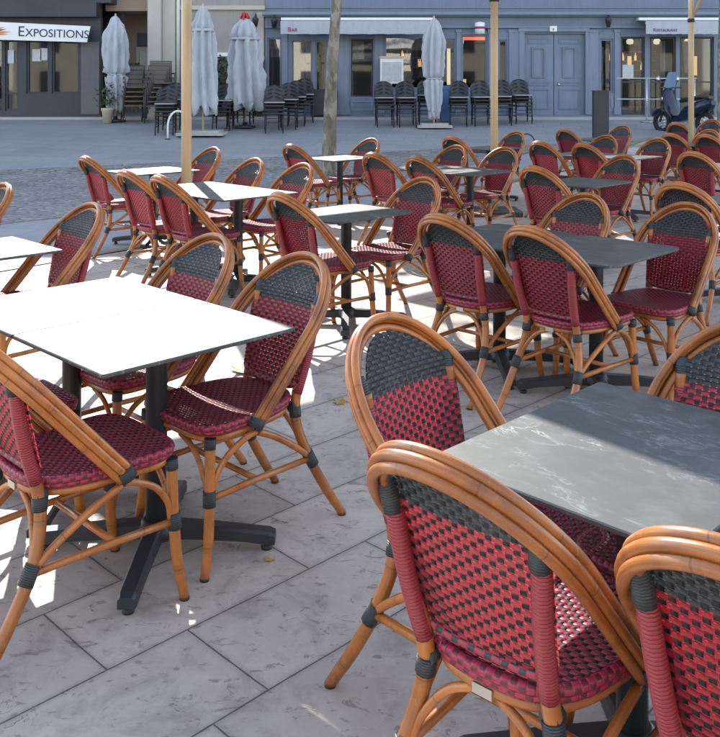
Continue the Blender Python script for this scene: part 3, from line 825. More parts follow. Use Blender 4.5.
# ------------------------------------------------------------------ buildings: helper for facades (metres from picture columns at 24 m)
FX = lambda px: (px - 360) * .02658
FZ = lambda py: 1.57 + (82 - py) * .02658
def facade(openings, x0, x1, zt, yb, depth, mat, parent, ztop_strip):
    """boxes filling everything between openings; returns nothing. openings: list of (x0,x1,zbot,ztop)"""
    mb = MB(); ops = sorted(openings); cur = x0; zb = .55
    for a, b, c, d in ops:
        if a - cur > .002: mb.box(cur, a, yb, yb + depth, zb, zt)
        mb.box(a, b, yb, yb + depth, zb, c); mb.box(a, b, yb, yb + depth, d, zt)
        cur = b
    mb.box(cur, x1, yb, yb + depth, zb, zt)
    return mb.obj('timber_front', mat, parent)
def window(parent, a, b, c, d, y, fm, gm, fr=.05, mull=0, trans=0):
    f = MB()
    f.box(a, a + fr, y - .02, y + .06, c, d); f.box(b - fr, b, y - .02, y + .06, c, d)
    f.box(a + fr, b - fr, y - .018, y + .06, c, c + fr); f.box(a + fr, b - fr, y - .018, y + .06, d - fr, d)
    for k in range(mull):
        x = a + (b - a) * (k + 1) / (mull + 1); f.box(x - fr * .4, x + fr * .4, y - .016, y + .05, c + fr, d - fr)
    if trans: z = d - (d - c) * trans; f.box(a + fr, b - fr, y - .014, y + .05, z - .02, z + .02)
    fo = f.obj('window', fm, parent)
    g = MB(); g.box(a + fr * .5, b - fr * .5, y + .02, y + .03, c + fr * .5, d - fr * .5); g.obj('pane', gm, fo)
    return fo

def text_mesh(s, size, mat, name, loc, rot, parent=None, ext=.006):
    cu = bpy.data.curves.new(name, 'FONT'); cu.body = s; cu.size = size; cu.extrude = ext; cu.align_x = 'LEFT'
    ob = bpy.data.objects.new('tmp', cu); COL.objects.link(ob)
    dg = bpy.context.evaluated_depsgraph_get()
    me = bpy.data.meshes.new_from_object(ob.evaluated_get(dg)); bpy.data.objects.remove(ob)
    me.materials.clear(); me.materials.append(mat)
    o = bpy.data.objects.new(name, me); COL.objects.link(o); o.location = loc; o.rotation_euler = rot
    if parent: o.parent = parent
    return o
def smallcaps(first, rest, size, mat, name, loc, rot, parent=None, k=.78):
    """capital initial with smaller capitals, as one mesh"""
    a = text_mesh(first, size, mat, name, (0, 0, 0), (0, 0, 0)); b = text_mesh(rest, size * k, mat, name, (0, 0, 0), (0, 0, 0))
    xa = max(v.co.x for v in a.data.vertices)
    n0 = len(a.data.vertices)
    V = [v.co.copy() for v in a.data.vertices] + [v.co + Vector((xa + size * .05, 0, 0)) for v in b.data.vertices]
    F = [tuple(p.vertices) for p in a.data.polygons] + [tuple(i + n0 for i in p.vertices) for p in b.data.polygons]
    me = bpy.data.meshes.new(name); me.from_pydata(V, [], F); me.materials.append(mat)
    bpy.data.objects.remove(a); bpy.data.objects.remove(b)
    o = bpy.data.objects.new(name, me); COL.objects.link(o); o.location = loc; o.rotation_euler = rot
    if parent: o.parent = parent
    return o

# ---- blue-grey shopfront building
YF = 24.0
bb = empty('shopfront_building', (0, 0, 0))
ops_px = [(267.5, 281, 31, 86), (292, 312, 34, 84), (315.5, 326, 34, 84), (351, 373, 32, 90), (385, 431, 30, 82), (442, 455, 32, 85), (462, 487, 28, 82), (499, 507, 33, 82),
          (524, 585, 27, 108.2), (600, 613, 32, 86), (621, 645, 30, 108.2), (650, 676, 30, 108.2), (680, 714, 30, 108.2)]
ops = [(FX(a), FX(b), FZ(d), FZ(c)) for a, b, c, d in ops_px]
XL, XR = FX(265), 16.0
ZT = FZ(21.5)
facade(ops, XL, XR, ZT, YF, .22, MT['blue'], bb, ZT)
mb = MB(); mb.box(XL, XR, YF - .03, YF + .25, ZT, FZ(9)); mb.obj('fascia', MT['blue'], bb)
mb = MB()
mb.box(XL - .05, XR, YF - .28, YF + .2, FZ(8.8), FZ(6.2)); mb.box(XL - .05, XR, YF - .18, YF + .2, FZ(10.2), FZ(8.9)); mb.box(XL, XR, YF - .10, YF, FZ(21.4), FZ(19.6))
mb.obj('cornice', MT['blue2'], bb)
mb = MB(); mb.box(XL, XR, YF + .12, YF + 9, FZ(6.1), 9.05); mb.obj('upper_wall', MT['upper'], bb)
mb = MB(); mb.box(XL, XR, YF + .02, YF + .119, FZ(6.1), 4.25); mb.box(XL, XR, YF - .02, YF + .019, FZ(1.5), FZ(.2)); mb.box(XL, XR, YF - .1, YF + .118, 4.251, 4.34); mb.obj('upper_fascia', MT['blue'], bb)
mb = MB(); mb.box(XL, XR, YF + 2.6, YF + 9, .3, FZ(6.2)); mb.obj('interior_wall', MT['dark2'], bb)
mb = MB(); mb.box(XL - .2, XR, YF - .25, YF + 9.2, 9.05, 9.25); mb.obj('roof', MT['darkp'], bb)
for k in range(9):
    x = -1.6 + k * 1.9
    window(bb, x, x + 1.0, 5.2, 7.2, YF + .10, MT['white'], MT['mirror'], .07, 1, .4)
for i, (a, b, c, d) in enumerate(ops):
    if i == 8: continue
    if i < 8: window(bb, a, b, c, d, YF + .07, MT['blue2'] if i not in (3,) else MT['darkp'], MT['mirror'] if i in (0, 1, 4) else MT['glass'], .035, 0, .0)
    else: window(bb, a, b, c, d, YF + .07, MT['darkp'] if i > 9 else MT['blue2'], MT['glass'], .05, 0, .58 if i > 9 else 0)
# pilasters and panel mouldings standing proud of the front
for pa, pb in ((282, 287.5), (338, 349), (374.5, 383), (432.5, 440.5), (456.5, 460.5), (488.5, 497.5), (509, 519), (588, 598), (614.5, 619.5)):
    mb = MB(); mb.box(FX(pa), FX(pb), YF - .035, YF + .01, FZ(108), FZ(24)); mb.box(FX(pa) - .03, FX(pb) + .03, YF - .055, YF - .003, FZ(108), FZ(101)); mb.box(FX(pa) - .02, FX(pb) + .02, YF - .05, YF - .003, FZ(26), FZ(23))
    mb.obj('pilaster', MT['blue2'], bb)
for a, b, c, d in [ops[k] for k in (0, 3, 4, 5, 6, 7, 9)]:
    if b - a < .25: continue
    z0, z1 = FZ(104), c - .1
    mb = MB(); q = .05
    if z1 - z0 < .12: continue
    mb.box(a, b, YF - .02, YF + .01, z0, z0 + q); mb.box(a, b, YF - .02, YF + .01, z1 - q, z1); mb.box(a, a + q, YF - .019, YF + .01, z0 + q, z1 - q); mb.box(b - q, b, YF - .019, YF + .01, z0 + q, z1 - q)
    mb.obj('panel_moulding', MT['blue2'], bb)
# double door
a, b, c, d = ops[8]
mid = (a + b) / 2
for x0, x1, s in ((a, mid - .01, 0), (mid + .01, b, 1)):
    dr = MB(); dr.box(x0, x1, YF + .10, YF + .15, c, d)
    do = dr.obj('door', MT['blue2'], bb)
    wx0, wx1 = (x0 + .14, x1 - .42) if s == 0 else (x0 + .42, x1 - .14)
    wx0, wx1 = x0 + .22, x1 - .22
    window(do, wx0, wx1, FZ(71), FZ(40), YF + .085, MT['blue'], MT['glass'], .05)
    for z0, z1 in ((FZ(103), FZ(82)), (FZ(79), FZ(74.5)), (FZ(37), FZ(31))):
        mb = MB(); q = .04
        mb.box(x0 + .12, x1 - .12, YF + .082, YF + .098, z0, z0 + q); mb.box(x0 + .12, x1 - .12, YF + .082, YF + .098, z1 - q, z1); mb.box(x0 + .12, x0 + .16, YF + .083, YF + .098, z0 + q, z1 - q); mb.box(x1 - .16, x1 - .12, YF + .083, YF + .098, z0 + q, z1 - q)
        mb.obj('door_panel', MT['blue'], do)
    if s: MB().lathe([(.03, 0), (.04, .03), (.02, .06)], 12, (x0 + .12, 0)).obj('door_knob', MT['chrome'], do).matrix_local = Matrix.Translation((0, YF + .09, FZ(77.5))) @ Matrix.Rotation(R(90), 4, 'X')
mb = MB(); mb.box(FX(519), FX(524), YF - .06, YF + .01, FZ(108), FZ(25)); mb.box(FX(585), FX(588), YF - .06, YF + .01, FZ(108), FZ(25)); mb.box(FX(518), FX(589), YF - .08, YF + .01, FZ(24.9), FZ(21.5)); mb.obj('door_surround', MT['blue2'], bb)
pl = MB().box(FX(549), FX(556), YF - .12, YF - .085, FZ(25), FZ(19.5)).obj('number_plate', MT['white'], bb)
text_mesh('4', .11, MT['ink'], 'house_number', (FX(551.2), YF - .122, FZ(24.2)), (R(90), 0, 0), bb, .002)
# lit things seen through the glass (inside the shop)
mb = MB(); mb.box(FX(463.5), FX(485.5), YF + .13, YF + .16, FZ(33), FZ(30)); mb.obj('neon_sign', MT['neon'], bb)
for a_, b_, c_, d_, m_ in ((451, 454.5, 78, 40, 'warm2'), (468, 471, 76, 72, 'warm'), (655, 661, 64, 47, 'warm'), (627, 630, 64, 46, 'warm2'), (640, 644, 66, 48, 'warm'), (706, 712.5, 68, 48, 'warm')):
    MB().box(FX(a_), FX(b_), YF + 1.1, YF + 1.13, FZ(c_), FZ(d_)).obj('lit_interior', MT[m_], bb)
def curtain(xa, xb, ya, yb_, Y):
    mb = MB(); n = 26; x0, x1 = FX(xa), FX(xb)
    rows = [[(x0 + (x1 - x0) * k / n + .01 * math.sin(k + j), Y + .035 * math.sin(k * 1.3 + .4 * j), FZ(yb_) + (FZ(ya) - FZ(yb_)) * j / 5) for k in range(n + 1)] for j in range(6)]
    mb.grid(rows, [[(0, 0)] * (n + 1)] * 6); mb.grid([[(x, y + .01, z) for x, y, z in r_] for r_ in rows], [[(0, 0)] * (n + 1)] * 6, True, True)
    mb.obj('curtain', MT['canvas'], bb)
curtain(294, 303, 36, 80, YF + .26); curtain(305, 311, 36, 79, YF + .28); curtain(352, 364, 34, 52, YF + .26); curtain(268, 281, 33, 50, YF + .25); curtain(386, 430, 31, 43, YF + .3)
curtain(664, 669, 34, 70, YF + .3); curtain(688, 692, 34, 66, YF + .3); curtain(602, 606, 40, 84, YF + .26); curtain(608, 612, 42, 84, YF + .27)
mb = MB()
for z in (70, 60, 50, 40): mb.box(FX(386), FX(430), YF + 1.2, YF + 1.45, FZ(z), FZ(z) + .03); mb.box(FX(622), FX(676), YF + 1.6, YF + 1.85, FZ(z + 3), FZ(z + 3) + .03)
mb.obj('shelf', MT['beige'], bb)
for k in range(60):
    z = random.choice((70, 60, 50, 40)); q = random.random() < .5
    x = random.uniform(FX(387), FX(429)) if q else random.uniform(FX(623), FX(675)); y = YF + (1.3 if q else 1.7); zz = FZ(z + (0 if q else 3)) + .03
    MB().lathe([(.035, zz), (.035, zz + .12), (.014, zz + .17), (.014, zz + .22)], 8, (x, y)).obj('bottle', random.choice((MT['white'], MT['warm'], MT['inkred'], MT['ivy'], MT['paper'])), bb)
for x in (464, 640, 668, 700, 396, 420): MB().lathe([(.03, FZ(36)), (.09, FZ(36) + .02), (.10, FZ(36) + .10), (.03, FZ(36) + .2)], 12, (FX(x), YF + .9)).obj('pendant_lamp', MT['warm2'], bb)
mb = MB(); mb.box(FX(623), FX(634), YF + .05, YF + .065, FZ(71), FZ(58)); mb.obj('menu_poster', MT['paper'], bb)
tag(bb, 'long blue-grey painted timber shopfront with double door, cornice and awnings', 'building')
def awning(name, xa, xb, text, first, mat, lab, xt):
    root = empty(name, (0, 0, 0))
    ya, yf = YF - .03, YF - .75
    zt, zf, zb = FZ(12), FZ(17.5), FZ(28.5)
    sc = (yf / YF)
    MB().box(FX(xa) - .03, FX(xb) + .03, YF - .26, YF - .04, FZ(14.2), FZ(11.5)).obj('cassette', MT['white'], root)
    P = MB(); x0, x1 = FX(xa), FX(xb)
    prof = [(YF - .2, FZ(14.3)), (yf + .03, FZ(16.5)), (yf, FZ(17.2)), (yf, FZ(29))]
    prof = [(y, z) for y, z in prof]
    n = 24
    for off in (0, -.012):
        rows = [[(x0 + (x1 - x0) * k / n, y + off * -1 * (1 if j > 1 else 0), z + (off if j < 2 else 0) + (.006 * math.sin(k * 2.1) if j == 3 else 0)) for k in range(n + 1)] for j, (y, z) in enumerate(prof)]
        P.grid(rows, [[(0, 0)] * (n + 1)] * 4, False, off == 0)
    P.obj('fabric', mat, root)
    for x in (x0 + .15, (x0 + x1) / 2, x1 - .15):
        MB().tube([(x, YF - .1, FZ(20)), (x + .02, YF - .45, FZ(22)), (x, yf + .05, FZ(18.5))], .022, 8).obj('folding_arm', MT['chrome'], root)
    MB().tube([(x0, yf + .035, FZ(18.2)), (x1, yf + .035, FZ(18.2))], .025, 8).obj('front_bar', MT['white'], root)
    smallcaps(first, text, .16 if first == 'B' else .125, MT['inkred'] if first == 'B' else MT['inkpur'], 'lettering', (FX(xt), yf - .009, FZ(26.6)), (R(90), 0, 0), root)
    tag(root, lab, 'awning', 'shop awnings'); return root
awning('shop_awning', 283, 431, 'AR', 'B', MT['awn'], 'long pale awning lettered BAR crossed by the tree trunk', 290)
awning('shop_awning', 637, 716, 'ESTAURANT', 'R', MT['awn'], 'short pale awning lettered RESTAURANT above dark glazing at right', 644)

# ---- stained stone wall house between
ph = empty('stone_house', (0, 0, 0))
MB().box(FX(176.5), FX(264.7), YF + .05, YF + 8, .4, 8.9).obj('wall', MT['plaster'], ph)
mb = MB(); mb.box(FX(150), FX(163), YF - .28, YF + .04, .4, 4.9); mb.box(FX(163.3), FX(176), YF - .12, YF + .04, .4, 4.9); mb.obj('pilaster', MT['stone'], ph)
MB().box(FX(177), FX(265), YF - .03, YF + .049, FZ(3), FZ(-1)).obj('string_course', MT['stone'], ph)
MB().box(FX(208), FX(231), YF - .06, YF + .049, FZ(50), FZ(46)).obj('lintel', MT['white'], ph)
MB().box(FX(257), FX(264), YF - .05, YF + .049, FZ(108), FZ(6)).obj('quoin', MT['stone'], ph)
MB().box(FX(105), FX(176), YF + .06, YF + .3, FZ(4), 8.9).obj('upper_wall', MT['beige'], ph)
MB().box(FX(110), FX(150), YF + 1.5, YF + 1.8, .4, 3.9).obj('porch_wall', MT['beige'], ph)
MB().box(FX(112), FX(149), YF + .3, YF + 1.49, FZ(3.5), FZ(2)).obj('porch_ceiling', MT['stone'], ph)
MB().box(FX(124), FX(150), YF + 1.40, YF + 1.49, FZ(36), FZ(23)).obj('dark_sign', MT['darkp'], ph)
dd = MB(); dd.box(FX(123), FX(150), YF + 1.42, YF + 1.49, FZ(42), FZ(38)); dd.box(FX(123), FX(126), YF + 1.42, YF + 1.49, FZ(106), FZ(42)); dd.box(FX(148), FX(151), YF + 1.42, YF + 1.49, FZ(106), FZ(42))
do = dd.obj('door', MT['stone'], ph); MB().box(FX(126), FX(148), YF + 1.45, YF + 1.48, FZ(106), FZ(42)).obj('pane', m_plain('frosted_glass', (.30, .33, .32), .2), do)
MB().tube([(FX(178.5), YF - .06, .8), (FX(178.5), YF - .06, 8.9)], .05, 10).obj('downpipe', MT['white'], ph)
MB().box(FX(105) - .1, FX(265) - .01, YF - .2, YF + 8.1, 8.9, 9.1).obj('roof', MT['darkp'], ph)
tag(ph, 'stained pale stone house with column, porch and white downpipe beside the blue shopfront', 'building')

# ---- house across the square, behind the photographer: seen only as the reflections and warm bounce in the shop windows
oh = empty('opposite_house', (0, 0, 0))
MB().box(-26, 26, -30, -20.3, -.3, 10.5).obj('wall', m_plain('pale_sunlit_render', (.52, .46, .37), .85, .15, .7, 0, .3), oh)
MB().box(-26.3, 26.3, -30.3, -20.0, 10.5, 10.9).obj('roof', MT['darkp'], oh)
for i in range(13):
    for j in range(3):
        x = -24 + i * 3.9; z = .2 + j * 3.4
        f = MB(); f.box(x, x + 1.5, -20.33, -20.22, z + (0 if j == 0 else .7), z + 2.7); fo = f.obj('window', MT['darkp'], oh)
        MB().box(x + .1, x + 1.4, -20.218, -20.2, z + .1 + (0 if j == 0 else .7), z + 2.6).obj('pane', MT['black'], fo)
tag(oh, 'pale sunlit house across the square mirrored in the shop windows', 'building')

# ---- dark gallery at left
ga = empty('gallery_building', (0, 0, 0))
YA = 23.6
gops = [(-10.6, FX(-3), FZ(107), FZ(28)), (FX(2), FX(9), FZ(106), FZ(32)), (FX(11), FX(24), FZ(104), FZ(34)), (FX(32), FX(54), FZ(87), FZ(34)), (FX(57), FX(84), FZ(87), FZ(34))]
gops = [(a, b, c, d) for a, b, c, d in gops]
facade(gops, -18, FX(105), FZ(12), YA, .2, MT['darkp'], ga, 0)
for k, g_ in enumerate(gops): window(ga, *g_, YA + .06, MT['darkp'], MT['glass'], .05, 0, .75 if k == 2 else 0)
MB().box(-18, FX(104), YA - .3, YA + .25, FZ(12), FZ(-2)).obj('fascia', MT['darkp'], ga)
MB().box(-18, FX(105) + .3, YA - .1, YA + 9, FZ(-2) + .0, 9.9).obj('upper_wall', MT['darkp'], ga)
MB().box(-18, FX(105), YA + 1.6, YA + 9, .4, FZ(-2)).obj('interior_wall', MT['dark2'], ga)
MB().box(-18.2, FX(105) + .4, YA - .35, YA + 9.2, 9.9, 10.1).obj('roof', MT['darkp'], ga)
MB().tube([(FX(3.2), YA - .07, FZ(92)), (FX(3.2), YA - .07, FZ(60))], .022, 8).obj('door_handle', MT['chrome'], ga)
for a_, b_, c_, d_ in ((37, 46, 55, 43), (12, 19, 57, 44), (45, 53, 54, 42)): MB().box(FX(a_), FX(b_), YA + .05, YA + .065, FZ(c_), FZ(d_)).obj('poster', MT['paper'], ga)
MB().box(FX(86), FX(104), YA - .04, YA + .01, FZ(107), FZ(36)).obj('wall_panel', m_wood_paint('mid_grey_paint', (.10, .105, .115)), ga)
tag(ga, 'dark anthracite gallery shopfront behind the exhibition banner', 'building')
# banner
bn = empty('exhibition_banner', (0, 0, 0)); YB = YA - .42
sb = YB / 24.0
bx = lambda px: (px - 360) * .02658 * sb
bz = lambda py: 1.57 + (82 - py) * .02658 * sb
mb = MB(); poly = [(bx(-70), bz(12)), (bx(90.5), bz(19.5)), (bx(87), bz(35.5)), (bx(-70), bz(31))]
M_ = Matrix(((1, 0, 0, 0), (0, 0, 1, 0), (0, 1, 0, 0), (0, 0, 0, 1)))
mb.prism(poly, YB, YB + .01, M_); mb.obj('cloth', MT['white'], bn)
smallcaps('E', 'XPOSITIONS', .385 * sb, MT['ink'], 'lettering', (bx(17.5), YB - .004, bz(29.3)), (R(90), R(1.8), 0), bn)
for k, (x0, z0, x1, z1, m_, r_) in enumerate(((-8, 24, 7, 22.5, 'brown', .03), (-6, 25.5, 12, 25.0, 'orange', .04), (-8, 27, 9, 27.5, 'orange', .03), (-10, 22, 5, 20.8, 'orange', .02))):
    mb = MB(); mb.prism([(bx(x0), bz(z0 + .9)), (bx((x0 + x1) / 2), bz((z0 + z1) / 2 + 1.2)), (bx(x1), bz(z1)), (bx((x0 + x1) / 2), bz((z0 + z1) / 2 - .8)), (bx(x0), bz(z0 - .6))], YB - .004 - .001 * k, YB - .002 + .001, M_); mb.obj('brushstroke', MT[m_], bn)
tag(bn, 'white banner lettered EXPOSITIONS with orange brushstrokes on the dark gallery', 'banner')

# ------------------------------------------------------------------ plants
def leaf_cloud(mb, n, fn, size):
    for _ in range(n):
        c = Vector(fn()); s = size * random.uniform(.6, 1.35)
        a = Vector((random.gauss(0, 1), random.gauss(0, 1), random.gauss(0, 1))).normalized()
        b = a.cross(Vector((random.gauss(0, 1), random.gauss(0, 1), random.gauss(0, 1)))).normalized()
        d = a.cross(b)
        q = [mb.vert(c + a * s), mb.vert(c + b * s * .55 + d * s * .1), mb.vert(c - a * s), mb.vert(c - b * s * .55 + d * s * .1)]
        mb.face(q)
def hedge(x0, x1, z0, z1, lab):
    r = empty('ivy_hedge', ((x0 + x1) / 2, YF - .25, gz(YF)))
    mb = MB(); w2 = (x1 - x0) / 2
    leaf_cloud(mb, 900, lambda: (random.uniform(-w2, w2) * (1 + .06 * random.gauss(0, 1)), random.uniform(-.22, .18), random.uniform(z0, z1) - gz(YF) + random.gauss(0, .03)), .06)
    mb.obj('leaves', MT['ivy'], r)
    for k in range(5): MB().tube([(-w2 + w2 * 2 * (k + .5) / 5, 0, .09), (-w2 + w2 * 2 * (k + .5) / 5 + .05, .02, (z1 - gz(YF)) * .5), (-w2 + w2 * 2 * (k + .5) / 5, .0, z1 - gz(YF) - .1)], .018, 6).obj('stem', MT['bark'], r)
    tag(r, lab, 'hedge', 'ivy hedges by the stone wall')
hedge(FX(206), FX(233), FZ(108), FZ(51), 'wide dark ivy hedge under the white lintel of the stone wall')
hedge(FX(255), FX(264), FZ(108), FZ(52), 'narrow dark ivy hedge beside the blue-grey shopfront corner')
hedge(FX(134), FX(141), FZ(86), FZ(58), 'dark green plant showing behind the taupe chair stacks')
# tree
def tree(x, y, r0, lean, lab, crown_r=1.7, zc=6.6, nl=2600, h=7.5):
    rt = empty('plane_tree', (x, y, gz(y)))
    tr = cr([(0, 0, -.05), (lean * .25, 0, .8), (lean * .55, .03, 1.8), (lean * 1.3, 0, 3.2), (lean * 1.6, .05, 4.6), (lean * 1.7, .1, h - .6)], 5)
    mb = MB(); n = len(tr); mb.tube(tr, [r0 * (1.25 if i == 0 else 1.0) * (1 - .62 * i / n) + r0 * .04 * math.sin(i * 1.9) for i in range(n)], 14); tro = mb.obj('trunk', MT['bark'], rt)
    tips = []
    mb = MB()
    for k in range(11):
        a = k * 2.4; b0 = tr[int(n * (.74 + .025 * k))] if int(n * (.74 + .025 * k)) < n else tr[-1]
        L = random.uniform(1.0, crown_r)
        e = b0 + Vector((math.cos(a) * L, math.sin(a) * L, random.uniform(.5, 1.5)))
        mb.tube(cr([b0, b0.lerp(e, .5) + Vector((0, 0, .15)), e], 4), [r0 * .32 * (1 - .8 * i / 8) for i in range(9)], 7); tips += [e, b0.lerp(e, .6), b0.lerp(e, .8)]
    mb.obj('limbs', MT['bark'], tro)
    mb = MB()
    leaf_cloud(mb, nl, lambda: random.choice(tips) + Vector((random.gauss(0, .33), random.gauss(0, .33), random.gauss(0, .28))), .085)
    mb.obj('crown', MT['leaf'], rt)
    tag(rt, lab, 'tree', 'plane trees on the square'); return rt
tree(-.52, 14.6, .125, .115, 'slightly leaning mottled tree trunk left of centre in front of the bar awning')
tree(7.75, 19.4, .085, .02, 'dark tree trunk at the right photo edge beside the restaurant awning', 1.3, 6, 1200)

# ------------------------------------------------------------------ closed parasols
def closed_parasol(x, y, h, rmax, lab, base=0, ztop_flare=None, kind=0, top_tie=None):
    r = empty('closed_parasol', (x, y, gz(y)))
    MB().tube([(0, 0, .05), (0, 0, h + .06)], .022, 8).obj('pole', MT['pole'], r)
    ph_ = random.uniform(0, 6)
    def fold(a, t):
        return 1 + .26 * math.sin(8 * a + ph_ + 2.2 * math.sin(3 * t)) * min(1, t * 4) + .10 * math.sin(3 * a + 5 * t + ph_)
    def mkprof(p): return [(rr * rmax, zz * h) for rr, zz in p]
    if kind == 0: prof = [(.55, .13), (.62, .17), (.72, .25), (.8, .36), (.85, .42), (.62, .445), (.9, .47), (.98, .6), (1.0, .72), (.9, .82), (.6, .92), (.35, .98), (.12, 1.0)]
    else: prof = [(1.0, .2), (.97, .24), (.92, .35), (.86, .48), (.80, .60), (.74, .72), (.70, .80), (.62, .815), (.66, .84), (.5, .93), (.28, .985), (.12, 1.0)]
    mb = MB(); pr = []
    src = mkprof(prof)
    for (a, b), (c, d) in zip(src, src[1:]):
        for k in range(3): t = k / 3; pr.append((a + (c - a) * t, b + (d - b) * t))
    pr.append(src[-1])
    mb.lathe(pr, 96, (0, 0), lambda a, t: fold(a, 1 - t))
    from mathutils import noise as mn
    sd0 = random.uniform(0, 50)
    for i in range(len(mb.v)):
        p = Vector(mb.v[i]); q = p * 7 + Vector((sd0, 0, 0)); q.z *= .45
        n_ = mn.noise(q) * .20 + mn.noise(q * 2.3) * .12 + mn.noise(q * 5.1) * .05
        l_ = math.hypot(p.x, p.y)
        if l_ > .03: mb.v[i] = (p.x * (1 + n_), p.y * (1 + n_), p.z)
    # ragged hem: pull the lowest ring up and down
    for i in range(96):
        vx, vy, vz = mb.v[i]; mb.v[i] = (vx, vy, vz + h * .05 * math.sin(i * .55) + random.uniform(-.02, .02))
    can = mb.obj('canopy', MT['canvasg'], r)
    if kind == 0: MB().lathe([(rmax * .72, h * .438), (rmax * .75, h * .445), (rmax * .72, h * .452)], 24).obj('tie_strap', MT['canvasg'], can)
    else: MB().lathe([(rmax * .80, h * .800), (rmax * .86, h * .806), (rmax * .80, h * .822)], 24).obj('vent_flap', MT['canvasg'], can)
    if base:
        mb = MB(); mb.prism(rrect(base, base, .06), .0, .055); mb.prism(rrect(base * .8, base * .7, .05), .0552, .10); mb.obj('base', MT['kerb'], r)
    else:
        MB().lathe([(.25, 0), (.25, .05), (.06, .07), (.05, .14)], 20).obj('base', MT['iron'], r)
    tag(r, lab, 'parasol', 'closed grey-white parasols'); return r
def atpx(px, Y): return (px - 360) * Y / 903
closed_parasol(atpx(115.5, 22.7), 22.7, 2.66, .27, 'closed crumpled white parasol beside the dark gallery and taupe chair stacks')
closed_parasol(atpx(203, 20.5), 20.5, 2.92, .30, 'closed white parasol on a pale slab right behind the left beige pole', 1.05, kind=1)
p3 = closed_parasol(atpx(245, 21.6), 21.6, 2.62, .42, 'closed white parasol with red ribbon on top in front of the ivy', 0, kind=1)
closed_parasol(atpx(434, 21.7), 21.7, 2.62, .23, 'closed white parasol on a stone slab between black chair stacks, before the bar windows', .82)
mb = MB()
for k in range(7):
    a = k * .9; mb.tube([(0, 0, 2.6), (.07 * math.cos(a), .07 * math.sin(a), 2.72 + .02 * (k % 3)), (.11 * math.cos(a), .1 * math.sin(a), 2.62 - .05 * (k % 2))], .022, 6)
mb.obj('ribbon', MT['redcl'], p3)

# ------------------------------------------------------------------ stacked chairs in the background
def make_stack_chair():
    r = empty('stacking_chair')
    mb = MB(); mb.prism(rrect(.44, .42, .09), .455, .475); mb.obj('seat', MT['resin'], r)
    MB().tube([(x, y, .452) for x, y in rrect(.45, .43, .09) + rrect(.45, .43, .09)[:1]], .013, 6, False).obj('seat_rim', MT['black'], r)
    # rounded back shell
    mb = MB(); rows = []
    for off in (0, -.02):
        g = []
        for i in range(9):
            t = i / 8; z = .53 + .33 * t; hw = .235 * (1 if t < .45 else math.sqrt(max(0, 1 - ((t - .45) / .56) ** 2)))
            g.append([(hw * q, -.2 - .06 * t - .05 * (1 - q * q) + off, z) for q in (-1, -.6, -.2, .2, .6, 1)])
        mb.grid(g, [[(0, 0)] * 6] * 9, True, off != 0); rows.append(g)
    mb.obj('backrest', MT['resin'], r)
    for sx_ in (-1, 1):
        MB().tube([(sx_ * .20, .19, 0), (sx_ * .195, .17, .45)], .014, 6).obj('leg', MT['black'], r)
        MB().tube([(sx_ * .20, -.24, 0), (sx_ * .195, -.19, .45), (sx_ * .21, -.215, .62)], .014, 6).obj('leg', MT['black'], r)
        MB().tube([(sx_ * .198, .18, .2), (sx_ * .198, -.21, .2)], .009, 5).obj('stretcher', MT['black'], r)
    MB().tube([(-.198, .18, .26), (.198, .18, .26)], .009, 5).obj('stretcher', MT['black'], r)
    return r
sp = make_stack_chair(); first = True
MT['rimgrey'] = m_plain('pale_grey_rim', (.36, .37, .38), .5)
pale_rim = MB().tube([(x, y, .452) for x, y in rrect(.45, .43, .09) + rrect(.45, .43, .09)[:1]], .014, 6, False).mesh('seat_rim', MT['rimgrey'])
ORD = ['bottom', 'second', 'third', 'topmost']
STK = [(163, 20.3, 'beside the left beige pole'), (171, 21.2, 'just behind the stack beside the left beige pole'), (221, 21.0, 'left of the parasol with red ribbon'), (234, 21.4, 'half behind the parasol with red ribbon'), (242, 21.9, 'mostly behind the parasol with red ribbon'),
       (273, 20.6, 'nearest in the diagonal row before the corner window'), (287, 21.2, 'second in the diagonal row before the corner window'), (296, 21.8, 'third in the diagonal row before the corner window'), (304, 22.4, 'last in the diagonal row before the corner window'),
       (385, 21.6, 'left of two below the menu case'), (407, 21.6, 'right of two below the menu case'), (428, 22.2, 'hidden behind the parasol on its stone slab'),
       (460, 21.7, 'right of the parasol on its stone slab'), (483.5, 21.75, 'left of the middle beige pole below the neon window'), (504, 21.9, 'right behind the middle beige pole'), (524, 22.2, 'alone before the double door')]
for px_, Y, where in STK:
    x = atpx(px_, Y); base = gz(Y) + (.0 if Y < 23 else .1); rz = R(180) + random.uniform(-.15, .15)
    for k in range(4):
        o = sp if first else copy_tree(sp); first = False
        o.location = (x + random.uniform(-.01, .01), Y + .25 + .02 * k, base + .088 * k); o.rotation_euler = (0, 0, rz)
        if k == 3:
            for ch in o.children:
                if ch.name.startswith('seat_rim'): ch.data = pale_rim
        tag(o, '%s dark chair of the stack %s' % (ORD[k], where), 'chair', 'stacked dark chairs by the shopfronts')
